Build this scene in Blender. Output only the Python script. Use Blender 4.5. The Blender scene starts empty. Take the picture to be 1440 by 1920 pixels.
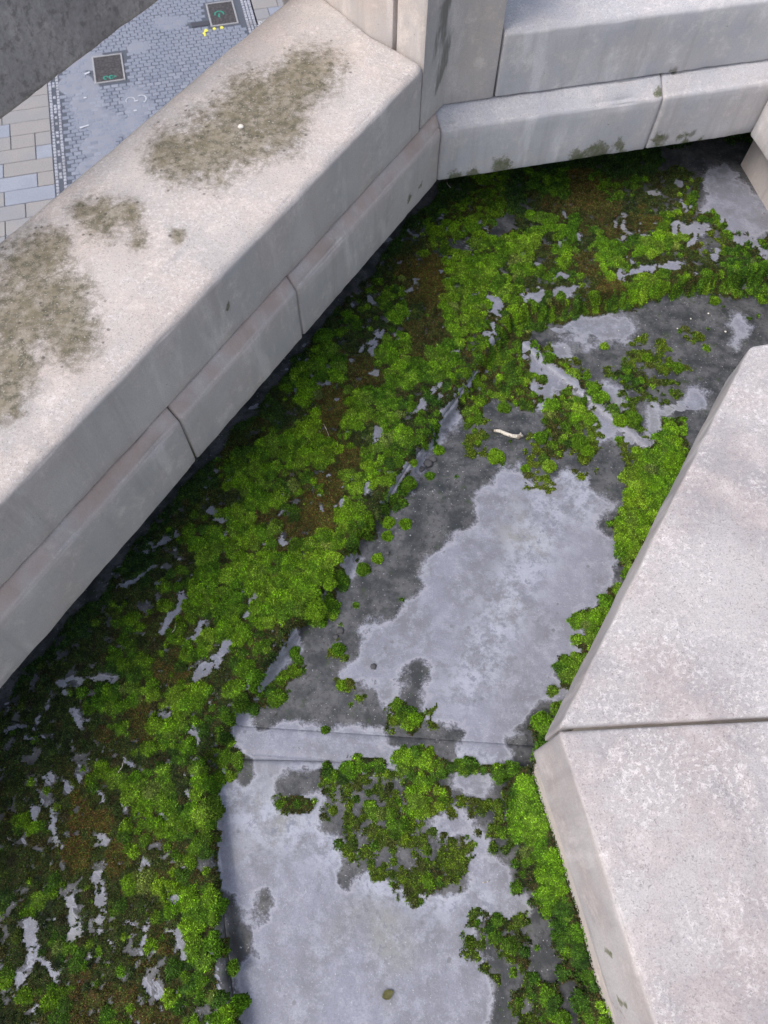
import bpy, bmesh, math, random
import numpy as np
from mathutils import Matrix, Vector

random.seed(7)
rng = np.random.default_rng(11)
sc = bpy.context.scene
C = sc.collection

# ------------------------------------------------------------------ camera
PW, PH, FPX = 1440.0, 1920.0, 1370.0        # photograph size and focal length in its pixels
CAM_H = 2.20                                # camera above the gallery floor (floor = z 0)
nadir = np.array([702.0 - 720, -(1640.0 - 960), -FPX]); nadir /= np.linalg.norm(nadir)
fwd = np.array([0, 0, -1.0]) - nadir * (-nadir[2]); fwd /= np.linalg.norm(fwd)
RC = np.array([np.cross(fwd, -nadir), fwd, -nadir])          # world = RC @ camera
cam_d = bpy.data.cameras.new('camera'); cam = bpy.data.objects.new('camera', cam_d); C.objects.link(cam)
cam.matrix_world = Matrix.Translation((0, 0, CAM_H)) @ Matrix(RC.tolist()).to_4x4()
cam_d.sensor_width = 36; cam_d.sensor_fit = 'AUTO'; cam_d.lens = 36 * FPX / PH
cam_d.clip_start = 0.02; cam_d.clip_end = 3000
cam_d.dof.use_dof = True; cam_d.dof.focus_distance = 2.1; cam_d.dof.aperture_fstop = 8
sc.camera = cam

# ------------------------------------------------------------------ light
SUN_EL, SUN_AZ = math.radians(54), math.radians(-114)        # azimuth from +Y towards +X
world = bpy.data.worlds.new('World'); sc.world = world; world.use_nodes = True
wn = world.node_tree.nodes; wl = world.node_tree.links
sky = wn.new('ShaderNodeTexSky'); sky.sky_type = 'NISHITA'; sky.sun_disc = False
sky.sun_elevation = SUN_EL; sky.sun_rotation = SUN_AZ; sky.dust_density = 4.0; sky.air_density = 1.0
hs = wn.new('ShaderNodeHueSaturation'); hs.inputs['Saturation'].default_value = 0.72
wl.new(sky.outputs['Color'], hs.inputs['Color'])
wl.new(hs.outputs['Color'], wn['Background'].inputs['Color'])
wn['Background'].inputs['Strength'].default_value = 0.15
sun_d = bpy.data.lights.new('sun', 'SUN'); sun_d.energy = 1.0; sun_d.angle = math.radians(35); sun_d.color = (1.0, 0.96, 0.95)
sun = bpy.data.objects.new('sun', sun_d); C.objects.link(sun)
sd = Vector((math.sin(SUN_AZ) * math.cos(SUN_EL), math.cos(SUN_AZ) * math.cos(SUN_EL), math.sin(SUN_EL)))
sun.rotation_euler = sd.to_track_quat('Z', 'Y').to_euler()
sun.location = (0, 0, 8)
sc.view_settings.view_transform = 'Standard'; sc.view_settings.look = 'None'
sc.view_settings.gamma = 1; sc.view_settings.use_curve_mapping = False
sc.view_settings.exposure = 0.60

# ------------------------------------------------------------------ helpers: geometry of the place
AZ = math.radians(30.6)                       # bearing of the long parapet; the gallery is an octagon
Q = math.radians(45)
def ray(u, v): return RC @ np.array([u - 720.0, -(v - 960.0), -FPX])
def at(u, v, depth):                          # point on the horizontal plane 'depth' below the camera
    w = ray(u, v); w = w * (depth / -w[2]); return np.array([w[0], w[1], CAM_H - depth])
def FR(s, n, da=0.0):                         # frame (along, right of) -> world xy
    a = AZ + da
    return s * np.sin(a) + n * np.cos(a), s * np.cos(a) - n * np.sin(a)
def INV(x, y, da=0.0):
    a = AZ + da
    return x * np.sin(a) + y * np.cos(a), x * np.cos(a) - y * np.sin(a)
def PROJ(P):                                  # world points -> photo pixels
    c = (np.asarray(P) - np.array([0, 0, CAM_H])) @ RC
    return 720 + FPX * c[..., 0] / -c[..., 2], 960 - FPX * c[..., 1] / -c[..., 2]

_tab = np.random.default_rng(3).random(65536)
def _h(i, j, k): return _tab[(i * 7919 + j * 104729 + k * 1299721 + (i * j) * 31) & 65535]
def vnoise(x, y, z=0.0):
    x = np.asarray(x, float); y = np.asarray(y, float); z = np.zeros_like(x) + z
    i, j, k = np.floor(x).astype(np.int64), np.floor(y).astype(np.int64), np.floor(z).astype(np.int64)
    f, g, h = x - i, y - j, z - k
    f, g, h = f*f*(3-2*f), g*g*(3-2*g), h*h*(3-2*h)
    r = 0
    for a in (0, 1):
        for b in (0, 1):
            for c in (0, 1):
                r = r + _h(i+a, j+b, k+c) * (f if a else 1-f) * (g if b else 1-g) * (h if c else 1-h)
    return r * 2 - 1
def fbm(x, y, z=0.0, o=4):
    r = 0; a = 1; t = 0
    for q in range(o):
        r = r + a * vnoise(np.asarray(x) * 2**q + 17.3*q, np.asarray(y) * 2**q + 5.1*q, np.asarray(z) * 2**q); t += a; a *= .5
    return r / t
def sstep(a, b, x): t = np.clip((x - a) / (b - a), 0, 1); return t*t*(3-2*t)

def tag(o, label=None, cat=None, group=None, kind=None):
    for k, v in (('label', label), ('category', cat), ('group', group), ('kind', kind)):
        if v: o[k] = v
    return o
def empty(name, loc, label=None, cat=None, group=None, kind=None):
    o = bpy.data.objects.new(name, None); C.objects.link(o); o.location = loc; o.empty_display_size = .1
    return tag(o, label, cat, group, kind)
def link(name, me, mat, parent=None, smooth=False):
    o = bpy.data.objects.new(name, me); C.objects.link(o)
    if mat and not me.materials: me.materials.append(mat)
    if parent:
        o.parent = parent; o.matrix_parent_inverse = Matrix.Translation(-Vector(parent.location))
    if smooth: me.polygons.foreach_set('use_smooth', np.ones(len(me.polygons), bool))
    return o
def npmesh(name, V, F):
    """V (n,3), F (m,k) arrays, k = 3 or 4"""
    me = bpy.data.meshes.new(name); V = np.asarray(V, np.float32); F = np.asarray(F, np.int32)
    me.vertices.add(len(V)); me.vertices.foreach_set('co', V.ravel())
    me.loops.add(F.size); me.loops.foreach_set('vertex_index', F.ravel())
    me.polygons.add(len(F)); me.polygons.foreach_set('loop_start', np.arange(len(F), dtype=np.int32) * F.shape[1])
    me.update(calc_edges=True); me.validate(); return me
def fattr(me, name, val):
    a = me.attributes.new(name, 'FLOAT', 'POINT'); a.data.foreach_set('value', np.asarray(val, np.float32))
def cattr(me, name, rgb):
    a = me.attributes.new(name, 'FLOAT_COLOR', 'POINT')
    a.data.foreach_set('color', np.concatenate([rgb, np.ones((len(rgb), 1))], 1).astype(np.float32).ravel())

# ------------------------------------------------------------------ materials
class NT:
    def __init__(s, name, rough=.8, spec=.3):
        s.m = bpy.data.materials.new(name); s.m.use_nodes = True; s.t = s.m.node_tree
        s.b = s.t.nodes['Principled BSDF']; s.b.inputs['Roughness'].default_value = rough
        s.b.inputs['Specular IOR Level'].default_value = spec
        s.geo = s.t.nodes.new('ShaderNodeNewGeometry')
    def put(s, sock, v):
        if isinstance(v, bpy.types.NodeSocket): s.t.links.new(v, sock)
        elif isinstance(v, tuple) and len(v) == 3 and sock.type == 'RGBA': sock.default_value = (*v, 1)
        else: sock.default_value = v
    def noise(s, scale, detail=4, rough=.55, vec=None, dist=0.0):
        n = s.t.nodes.new('ShaderNodeTexNoise'); n.inputs['Scale'].default_value = scale; n.inputs['Detail'].default_value = detail
        n.inputs['Roughness'].default_value = rough; n.inputs['Distortion'].default_value = dist
        s.t.links.new(vec or s.geo.outputs['Position'], n.inputs['Vector']); return n.outputs['Fac']
    def voro(s, scale, feature='F1', out='Distance', vec=None):
        n = s.t.nodes.new('ShaderNodeTexVoronoi'); n.feature = feature; n.inputs['Scale'].default_value = scale
        s.t.links.new(vec or s.geo.outputs['Position'], n.inputs['Vector']); return n.outputs[out]
    def ramp(s, v, a, b, lo=0.0, hi=1.0):
        n = s.t.nodes.new('ShaderNodeMapRange'); n.interpolation_type = 'SMOOTHSTEP'
        s.t.links.new(v, n.inputs['Value'])
        for k, x in zip(('From Min', 'From Max', 'To Min', 'To Max'), (a, b, lo, hi)): n.inputs[k].default_value = x
        return n.outputs['Result']
    def math(s, op, a, b=0.0):
        n = s.t.nodes.new('ShaderNodeMath'); n.operation = op; s.put(n.inputs[0], a); s.put(n.inputs[1], b); return n.outputs[0]
    def mix(s, f, a, b, mode='MIX'):
        n = s.t.nodes.new('ShaderNodeMix'); n.data_type = 'RGBA'; n.blend_type = mode
        s.put(n.inputs['Factor'], f); s.put(n.inputs['A'], a); s.put(n.inputs['B'], b); return n.outputs['Result']
    def attr(s, name, out='Fac'):
        n = s.t.nodes.new('ShaderNodeAttribute'); n.attribute_name = name; return n.outputs[out]
    def rnd(s):
        n = s.t.nodes.new('ShaderNodeObjectInfo'); return n.outputs['Random']
    def scalevec(s, k):
        n = s.t.nodes.new('ShaderNodeVectorMath'); n.operation = 'MULTIPLY'
        s.t.links.new(s.geo.outputs['Position'], n.inputs[0]); n.inputs[1].default_value = k; return n.outputs[0]
    def bump(s, h, strength=.5, dist=.003):
        n = s.t.nodes.new('ShaderNodeBump'); n.inputs['Strength'].default_value = strength; n.inputs['Distance'].default_value = dist
        s.t.links.new(h, n.inputs['Height']); s.t.links.new(n.outputs['Normal'], s.b.inputs['Normal'])
    def color(s, c): s.put(s.b.inputs['Base Color'], c)

def stone_material(name, a, b, c, speck=1.0, gran=230, dark=.38):
    t = NT(name, .85, .2)
    sx = t.t.nodes.new('ShaderNodeSeparateXYZ'); t.t.links.new(t.geo.outputs['True Normal'], sx.inputs[0])
    up = t.ramp(sx.outputs['Z'], .5, .9); side = t.math('SUBTRACT', 1.0, up)
    lighten = tuple(min(.8, x * 1.35) for x in a); darken = tuple(x * .62 for x in b)
    col = t.mix(t.ramp(t.noise(2.6, 5, .62), .36, .60), a, b)
    col = t.mix(t.ramp(t.noise(5.5, 8, .72), .42, .64), col, c)
    col = t.mix(t.ramp(t.noise(11, 9, .78), .50, .70, 0, .6), col, lighten)
    col = t.mix(t.ramp(t.noise(8, 7, .75), .54, .76, 0, dark), col, darken)
    # upright faces: run-off streaks; level tops: a crust of fine pale and dark grains
    streak = t.noise(1.0, 6, .65, t.scalevec((16, 16, 1.4)))
    col = t.mix(t.math('MULTIPLY', t.ramp(streak, .50, .72, 0, .34), side), col, tuple(x * .55 for x in c))
    col = t.mix(t.math('MULTIPLY', t.ramp(t.noise(1.3, 5, .6, t.scalevec((9, 9, 2.2))), .55, .7, 0, .5), side), col, lighten)
    g2 = t.noise(gran, 4, .75, dist=.4); g3 = t.noise(gran * .5, 6, .8, dist=.35)
    col = t.mix(t.ramp(t.noise(gran * 1.4, 3, .7), .35, .68, 0, .35), col, darken)
    patchy = t.ramp(t.noise(6.5, 4, .6), .35, .62, .15, 1.0)
    col = t.mix(t.math('MULTIPLY', t.math('MULTIPLY', t.ramp(g3, .51, .575), up), t.math('MULTIPLY', patchy, .62 * speck)), col, (.78, .745, .735))
    col = t.mix(t.math('MULTIPLY', t.ramp(g2, .555, .62), t.math('MULTIPLY', up, .68 * speck)), col, (.20, .185, .18))
    col = t.mix(t.ramp(t.noise(85, 3, .6), .70, .76, 0, .55), col, (.13, .12, .11))
    # warm bloom in the moulding, grey-brown wash down the pier
    col = t.mix(t.math('MULTIPLY', t.attr('warm'), t.ramp(t.noise(9, 4), .25, .6)), col, (.42, .285, .225))
    sm = t.math('ADD', t.attr('stain'), t.math('MULTIPLY', t.math('SUBTRACT', t.noise(1.0, 6, .7, t.scalevec((34, 34, 7))), .5), 1.6))
    col = t.mix(t.ramp(sm, .40, .85, 0, .75), col, (.155, .145, .12))
    # olive crust of lichen with dark spots, green algae along wet edges
    ln = t.math('MULTIPLY', t.math('SUBTRACT', t.noise(30, 9, .82), .5), 2.6)
    lm = t.math('ADD', t.attr('lichen'), ln)
    lmask = t.ramp(lm, .30, 1.0, 0, .92)
    lcol = t.mix(t.ramp(t.noise(20, 5, .7), .38, .62), (.15, .13, .082), (.26, .228, .165))
    lcol = t.mix(t.ramp(t.noise(60, 4, .7), .48, .62, 0, .85), lcol, (.085, .082, .055))
    lcol = t.mix(t.ramp(t.noise(120, 3, .7), .58, .68, 0, .75), lcol, (.46, .42, .37))
    halo = t.ramp(t.attr('lichen'), .0, .6, 0, .75)
    col = t.mix(t.math('MULTIPLY', halo, t.ramp(t.noise(48, 6, .8), .42, .62)), col, (.25, .225, .19))
    col = t.mix(lmask, col, lcol)
    spots = t.ramp(t.math('ADD', t.voro(30), t.math('MULTIPLY', t.noise(120, 3), .12)), .14, .24, 1, 0)
    col = t.mix(t.math('MULTIPLY', spots, t.ramp(t.attr('lichen'), .08, .35, 0, .75)), col, (.085, .08, .07))
    am = t.math('ADD', t.attr('algae'), t.math('MULTIPLY', t.math('SUBTRACT', t.noise(34, 8, .8), .5), 2.0))
    col = t.mix(t.ramp(am, .45, .80, 0, .85), col, t.mix(t.ramp(t.noise(60), .4, .6), (.085, .105, .03), (.17, .165, .11)))
    if speck == 0: col = t.mix(t.ramp(t.noise(38, 5, .7), .50, .64, 0, .55), col, (.12, .115, .11))
    t.color(col)
    h = t.math('ADD', t.math('MULTIPLY', g3, t.math('ADD', t.math('MULTIPLY', up, .8), .15)), t.math('MULTIPLY', t.noise(30, 6, .7), .45))
    h = t.math('ADD', h, t.math('MULTIPLY', lmask, t.math('MULTIPLY', t.noise(90, 4, .7), .8)))
    t.bump(h, .6, .004)
    return t.m
M = {}
M['stone'] = stone_material('pale_stone', (.60, .545, .51), (.50, .465, .445), (.56, .485, .44), .9)
M['stone_blue'] = stone_material('pale_stone_cool', (.59, .575, .58), (.50, .495, .52), (.55, .515, .50), .9)
M['stone_near'] = stone_material('pale_stone_coarse', (.51, .485, .48), (.345, .33, .34), (.44, .385, .375), 1.0, 200)
M['stone_dark'] = stone_material('dark_stone', (.36, .345, .335), (.26, .25, .245), (.40, .38, .36), .0, 60, 1.0)  # darker grey stone with random dark blotches
t = NT('mortar', .95, .1); t.color(t.mix(t.noise(60, 4), (.16, .145, .13), (.26, .24, .215))); t.bump(t.noise(200, 3), .5, .002); M['mortar'] = t.m

# gallery floor: 'dirt' is baked per vertex from where the grime lies, plus painted shade under the long parapet
def floor_material():
    t = NT('floor_stone', .55, .35)
    d = t.math('ADD', t.attr('dirt_shade'), t.math('MULTIPLY', t.math('SUBTRACT', t.noise(30, 6, .7), .5), .75))
    mask = t.ramp(t.math('ADD', d, t.math('MULTIPLY', t.math('SUBTRACT', t.noise(120, 4, .75), .5), .35)), .36, .66)
    pale = t.mix(t.ramp(t.noise(4, 8, .72), .40, .60), (.235, .245, .305), (.18, .185, .215))  # bluish base colour stands in for sky reflected by the wet stone
    pale = t.mix(t.ramp(t.noise(18, 9, .8), .46, .62, 0, .75), pale, (.32, .335, .40))
    pale = t.mix(t.ramp(t.noise(3.1, 3, .5), .55, .7, 0, .5), pale, (.30, .31, .28))
    blot = t.ramp(t.voro(24), .10, .17, 1, 0)
    pale = t.mix(t.math('MULTIPLY', blot, t.ramp(t.noise(6, 3), .46, .56)), pale, (.165, .172, .195))
    pale = t.mix(t.math('MULTIPLY', t.ramp(t.noise(44, 5, .7), .54, .6), t.ramp(t.noise(3.7, 2, .5), .52, .60, 0, .8)), pale, (.175, .185, .215))
    pale = t.mix(t.ramp(t.noise(110, 3, .6), .68, .74, 0, .8), pale, (.09, .09, .095))
    pale = t.mix(t.ramp(t.noise(240, 3, .7), .42, .66, 0, .38), pale, (.15, .155, .17))
    pale = t.mix(t.ramp(t.noise(190, 3, .7), .62, .72, 0, .6), pale, (.55, .56, .60))
    chalk = t.attr('chalk')
    pale = t.mix(t.math('MULTIPLY', t.ramp(t.noise(14, 7, .75), .42, .58), t.math('MULTIPLY', chalk, .75)), pale, (.385, .41, .49))
    pale = t.mix(t.math('MULTIPLY', t.ramp(t.noise(36, 6, .75), .53, .60), t.math('MULTIPLY', chalk, .8)), pale, (.165, .18, .225))
    dark = t.mix(t.ramp(t.noise(14, 5, .65), .36, .64), (.038, .042, .046), (.11, .112, .118))
    dark = t.mix(t.ramp(t.noise(70, 4, .7), .5, .66, 0, .7), dark, (.028, .03, .03))
    dark = t.mix(t.ramp(t.noise(150, 2, .6), .66, .72, 0, .8), dark, (.40, .40, .42))
    dark = t.mix(t.ramp(t.noise(23, 5, .7), .58, .66, 0, .6), dark, (.04, .06, .022))
    rim = t.math('MULTIPLY', t.ramp(d, .22, .36), t.ramp(d, .38, .46, 1, 0))
    pale = t.mix(t.math('MULTIPLY', rim, .45), pale, (.37, .38, .435))
    t.color(t.mix(mask, pale, dark))
    t.put(t.b.inputs['Roughness'], t.ramp(t.noise(9, 4), .3, .7, .28, .55))
    t.bump(t.math('ADD', t.noise(60, 6, .7), t.math('MULTIPLY', mask, .5)), .5, .003)
    return t.m
M['floor'] = floor_material()
t = NT('moss_leaf', .75, .15); t.color(t.attr('col', 'Color'))
t.b.inputs['Subsurface Weight'].default_value = 0.0; M['moss'] = t.m

# ------------------------------------------------------------------ levels (depth below camera, from the photograph)
D_TOP, D_UP, D_CH, D_LOW, D_FL = 1.40, 1.623, 1.664, 1.88, CAM_H
Z_TOP, Z_UP, Z_CH, Z_LOW = CAM_H - D_TOP, CAM_H - D_UP, CAM_H - D_CH, CAM_H - D_LOW
LICHEN = [(590,135,60),(545,165,62),(480,195,70),(520,235,62),(440,225,62),(400,275,80),(335,290,62),(470,265,52),
          (560,125,40),(300,300,40),(190,410,48),(240,400,30),(150,395,30),(60,500,75),(110,560,75),(40,590,85),(130,630,62),(15,690,65),
          (8,750,45),(90,470,50),(255,450,22),(330,440,18)]
ALGAE = [(850,328,22),(890,322,22),(950,314,30),(1080,296,26),(1120,288,34),(1165,276,20),(1232,262,20),(1275,264,20),(1310,262,10),
         (1262,126,11),(1232,170,14),(1345,262,9),(790,352,12),(770,372,10),(1140,1790,16),(1165,1880,18),(426,575,9),(250,705,6),(90,1065,7)]
STAIN = [(838,0,26),(832,40,24),(826,80,22),(822,120,18),(816,160,14),(812,195,10),(425,580,10),(250,700,7),(1265,128,10),(1240,255,18),(1290,250,14)]
def blobs(P, lst, fall=1.0):
    u, v = PROJ(P); r = np.zeros(len(u))
    wu = u + 14 * fbm(P[:, 0]*9, P[:, 1]*9, P[:, 2]*9); wv = v + 14 * fbm(P[:, 0]*9+40, P[:, 1]*9, P[:, 2]*9)
    for (a, b, q) in lst:
        d = np.hypot(wu - a, wv - b) / q
        r = np.maximum(r, 1 - sstep(.15, 1.35, d))
    return r
def finish_stone(me, V, warmfn=None):
    fattr(me, 'lichen', blobs(V, [(a, b, q*1.22) for a, b, q in LICHEN])); fattr(me, 'algae', blobs(V, ALGAE)); fattr(me, 'stain', blobs(V, STAIN))
    fattr(me, 'warm', warmfn(V) if warmfn else np.zeros(len(V)))

def round_profile(pts, rad, seg=.03):
    """closed (n,z) polygon with rounded corners, resampled; returns points and 1 where on a rounded arris"""
    out = []; fl = []; N = len(pts)
    for i in range(N):
        p0, p1, p2 = np.array(pts[i-1]), np.array(pts[i]), np.array(pts[(i+1) % N])
        r = rad[i] if isinstance(rad, (list, tuple)) else rad
        a = (p0-p1); b = (p2-p1); la, lb = np.linalg.norm(a), np.linalg.norm(b)
        r = min(r, la*.4, lb*.4); q0 = p1 + a/la*r; q2 = p1 + b/lb*r
        for tt in (0, .33, .67, 1):
            out.append((1-tt)**2*q0 + 2*tt*(1-tt)*p1 + tt*tt*q2); fl.append(1.0 if 0 < tt < 1 else .6)
    res = []; rf = []
    for i in range(len(out)):
        p, q = out[i], out[(i+1) % len(out)]; L = np.linalg.norm(q-p); k = max(1, int(L/seg))
        cuts_ = [j/k for j in range(k)]
        if L > .02: cuts_ = sorted(set(cuts_ + [.004/L, 1-.004/L]))
        for j in cuts_: res.append(p + (q-p)*j); rf.append(fl[i] if j == 0 else 0.0)
    return np.array(res), np.array(rf)

def sweep(name, prof, da, sA, sB, mat, parent, rad=.008, step=.022, seg=.03, warm=None, rough=.0016, chip=.004, seed=0.0, crown=0.0):
    """a stone block: a profile in (n,z) carried along s, its two ends cut by sA(n), sB(n)"""
    pr, fl = round_profile(prof, rad, seg); cn, cz = pr.mean(0)
    fa = sA if callable(sA) else (lambda n: 0*n + sA); fb = sB if callable(sB) else (lambda n: 0*n + sB)
    n, z = pr[:, 0], pr[:, 1]; a, b = fa(n), fb(n)
    K = max(2, int(np.max(np.abs(b-a)) / step) + 1)
    er = .006
    ts = np.concatenate([[0, er/np.max(np.abs(b-a))], np.linspace(0, 1, K)[1:-1], [1-er/np.max(np.abs(b-a)), 1]])
    T = len(ts); S_ = a[None] + (b-a)[None]*ts[:, None]
    shrink = np.ones(T); shrink[0] = shrink[-1] = 0
    NN = np.repeat(n[None], T, 0); ZZ = np.repeat(z[None], T, 0)
    X, Y = FR(S_, NN, da)
    # outward direction in the profile plane
    tn = np.roll(pr, -1, 0) - np.roll(pr, 1, 0); tn /= np.linalg.norm(tn, axis=1)[:, None] + 1e-9
    area = .5*np.sum(n*np.roll(z, -1) - np.roll(n, -1)*z); sg = 1 if area > 0 else -1
    on, oz = tn[:, 1]*sg, -tn[:, 0]*sg
    nz = fbm(X*14+seed, Y*14, ZZ*14) * rough * 1.6 + fbm(X*3+seed, Y*3, ZZ*3, 2) * rough * .8 + vnoise(X*55, Y*55, ZZ*55+seed) * rough * .5
    ch = np.clip(fbm(X*11+seed*3, Y*11, ZZ*11+9) - .12, 0, 1) * chip * 3 * fl[None] + fl[None] * chip * .25
    off = nz - ch - (1-shrink)[:, None]*.004
    NN = NN + on[None]*off; ZZ = ZZ + oz[None]*off
    X, Y = FR(S_, NN, da)
    P = len(n); V = np.stack([X, Y, ZZ], -1).reshape(-1, 3)
    i = np.arange(T-1)[:, None]*P; j = np.arange(P)[None]; jn = (j+1) % P
    F = np.stack([i+j, i+jn, i+P+jn, i+P+j], -1).reshape(-1, 4)
    if sg < 0: F = F[:, ::-1]
    F = F[:, ::-1] if False else F
    bm = bmesh.new()
    me = npmesh(name, V, F)
    bm.from_mesh(me); bm.verts.ensure_lookup_table()
    for base in (0, (T-1)*P):
        try: bm.faces.new([bm.verts[base+q] for q in range(P)])
        except Exception: pass
    bmesh.ops.recalc_face_normals(bm, faces=bm.faces[:]); bm.to_mesh(me); bm.free()
    finish_stone(me, V, warm)
    return link(name, me, mat, parent, True)

def prism(name, poly, z0, z1, mat, parent, bevel=.01, cut=.05, rough=.0015, seed=0.0):
    """upright stone with a plan polygon (world xy)"""
    bm = bmesh.new(); vs = [bm.verts.new((p[0], p[1], z0)) for p in poly]; f = bm.faces.new(vs)
    r = bmesh.ops.extrude_face_region(bm, geom=[f]); 
    for e in r['geom']:
        if isinstance(e, bmesh.types.BMVert): e.co.z = z1
    bmesh.ops.recalc_face_normals(bm, faces=bm.faces[:])
    bmesh.ops.bevel(bm, geom=bm.edges[:], offset=bevel, segments=2, affect='EDGES', profile=.6)
    for ax, lo, hi in ((2, z0, z1),):
        k = lo + cut
        while k < hi:
            bmesh.ops.bisect_plane(bm, geom=bm.verts[:]+bm.edges[:]+bm.faces[:], plane_co=(0, 0, k), plane_no=(0, 0, 1)); k += cut
    for da in (0, math.pi/2):
        dx, dy = math.sin(AZ+da), math.cos(AZ+da); ss = [v.co.x*dx+v.co.y*dy for v in bm.verts]; k = min(ss)+cut
        while k < max(ss):
            bmesh.ops.bisect_plane(bm, geom=bm.verts[:]+bm.edges[:]+bm.faces[:], plane_co=(dx*k, dy*k, 0), plane_no=(dx, dy, 0)); k += cut
    me = bpy.data.meshes.new(name); bm.normal_update()
    V = np.array([v.co[:] for v in bm.verts]); Nn = np.array([v.normal[:] for v in bm.verts])
    d = (fbm(V[:, 0]*13+seed, V[:, 1]*13, V[:, 2]*13)*1.6 + fbm(V[:, 0]*3+seed, V[:, 1]*3, V[:, 2]*3, 2)*1.5)*rough
    V = V + Nn*d[:, None]
    for v, c in zip(bm.verts, V): v.co = c
    bm.to_mesh(me); bm.free(); finish_stone(me, V)
    o = link(name, me, mat, parent, True)
    me.set_sharp_from_angle(angle=math.radians(35)) if hasattr(me, 'set_sharp_from_angle') else None
    return o

# ------------------------------------------------------------------ the parapets
TAN = math.tan(math.radians(22.5))
NL_UP, NL_LOW = -1.062, -1.034                 # inner faces of the long parapet (upper course, lower course)
NR_UP, NR_LOW = -2.252, -2.195                 # the short parapet across the corner, in its own frame
N_OUT = -1.622                                 # outer edge of the long parapet's top
def cornerS(nl, nr):                           # where the planes n=nl (frame 0) and n=nr (frame +45) meet: s in both frames
    s0 = (nl*math.cos(Q) - nr) / math.sin(Q)
    x, y = FR(s0, nl); return s0, INV(x, y, Q)[0]
sc_low, scR_low = cornerS(NL_LOW, NR_LOW); sc_up, scR_up = cornerS(NL_UP, NR_UP)

def warm_left(V):
    s, n = INV(V[:, 0], V[:, 1]); return np.exp(-((V[:, 2]-(Z_CH+.022))/.028)**2) * .7 * (n > -1.12)
def warm_none(V): return np.zeros(len(V))
bx, by = FR(.9, -1.33)
par = empty('stone_parapet', (bx, by, .08), 'long pale stone parapet with olive lichen patches on its broad top', 'parapet')
S_A = -1.6                                     # carries on out of the frame
top_prof = [(NL_UP, Z_UP+.002), (NL_UP, Z_TOP-.012), (NL_UP-.014, Z_TOP), (-1.20, Z_TOP+.010), (-1.46, Z_TOP+.012), (N_OUT+.02, Z_TOP), (N_OUT, Z_TOP-.012), (N_OUT, Z_UP+.002)]
s_j = 1.965                                    # joint against the corner pier
sweep('coping_block', top_prof, 0, S_A, lambda n: np.interp(-n, [1.063, 1.273, 1.513, 1.70], [s_j-.004, 1.985, 2.076, 2.147]), M['stone'], par, rad=[.003,.004,.005,.03,.03,.005,.004,.003], warm=lambda V: warm_left(V)*.8, chip=.003)
low_prof = [(NL_LOW, Z_LOW), (NL_LOW, Z_CH-.008), (NL_LOW-.006, Z_CH), (NL_UP-.004, Z_UP-.003), (N_OUT-.05, Z_UP-.003), (N_OUT-.05, Z_LOW)]
cuts = [S_A, -.35, .654, 1.205]
for k in range(4):
    sweep('course_block', low_prof, 0, cuts[k]+.0035, (cuts[k+1]-.0035) if k < 3 else (lambda n: sc_low-.002 + TAN*(NL_LOW-n)), M['stone'], par, rad=[.003,.004,.006,.003,.006,.006], warm=warm_left, seed=k*5.0)
sweep('mortar_bed', [(NL_LOW-.012, Z_LOW+.01), (NL_LOW-.012, Z_CH-.02), (NL_UP-.012, Z_UP-.02), (NL_UP-.02, Z_UP+.01), (N_OUT+.03, Z_UP+.01), (N_OUT+.03, Z_LOW+.01)], 0, S_A+.02, s_j-.01, M['mortar'], par, rough=.0004, chip=0, step=.2, seg=.2)
sweep('base_course', [(-1.56, .02), (-1.56, Z_LOW-.002), (N_OUT-.02, Z_LOW-.002), (N_OUT-.02, .02)], 0, S_A, s_j, M['stone'], par, step=.06, seg=.06)

bx, by = FR(1.3, -2.5, Q)
par2 = empty('stone_parapet', (bx, by, .08), 'short bluish pale parapet with green algae along its lower edge, beside corner pier', 'parapet')
sR_j = .932
S_END = 1.99
NR_OUT = NR_UP - .57
topR = [(NR_UP, Z_UP+.002), (NR_UP, Z_TOP-.012), (NR_UP-.014, Z_TOP), (NR_UP-.14, Z_TOP+.010), (NR_UP-.40, Z_TOP+.012), (NR_OUT+.02, Z_TOP), (NR_OUT, Z_TOP-.012), (NR_OUT, Z_UP+.002)]
sweep('coping_block', topR, Q, sR_j+.004, 3.2, M['stone_blue'], par2, rad=[.003,.004,.005,.03,.03,.005,.004,.003], seed=20)
lowR = [(NR_LOW, Z_LOW), (NR_LOW, Z_CH-.01), (NR_LOW-.012, Z_CH), (NR_UP-.004, Z_UP-.003), (NR_OUT-.05, Z_UP-.003), (NR_OUT-.05, Z_LOW)]
sweep('course_block', lowR, Q, lambda n: scR_low+.002 - TAN*(NR_LOW-n), 1.555, M['stone_blue'], par2, rad=[.004,.005,.007,.003,.006,.006], seed=31, chip=.006)
sweep('course_block', lowR, Q, 1.561, 3.2, M['stone_blue'], par2, rad=[.004,.005,.007,.003,.006,.006], seed=37, chip=.006)
sweep('mortar_bed', [(NR_LOW-.016, Z_LOW+.01), (NR_LOW-.016, Z_CH-.03), (NR_UP-.012, Z_UP-.02), (NR_UP-.02, Z_UP+.01), (NR_OUT+.03, Z_UP+.01), (NR_OUT+.03, Z_LOW+.01)], Q, sR_j+.01, 3.1, M['mortar'], par2, rough=.0004, chip=0, step=.2, seg=.2)
sweep('base_course', [(NR_LOW-.36, .02), (NR_LOW-.36, Z_LOW-.002), (NR_OUT-.02, Z_LOW-.002), (NR_OUT-.02, .02)], Q, scR_low-.25, 3.2, M['stone'], par2, step=.06, seg=.06)

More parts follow.
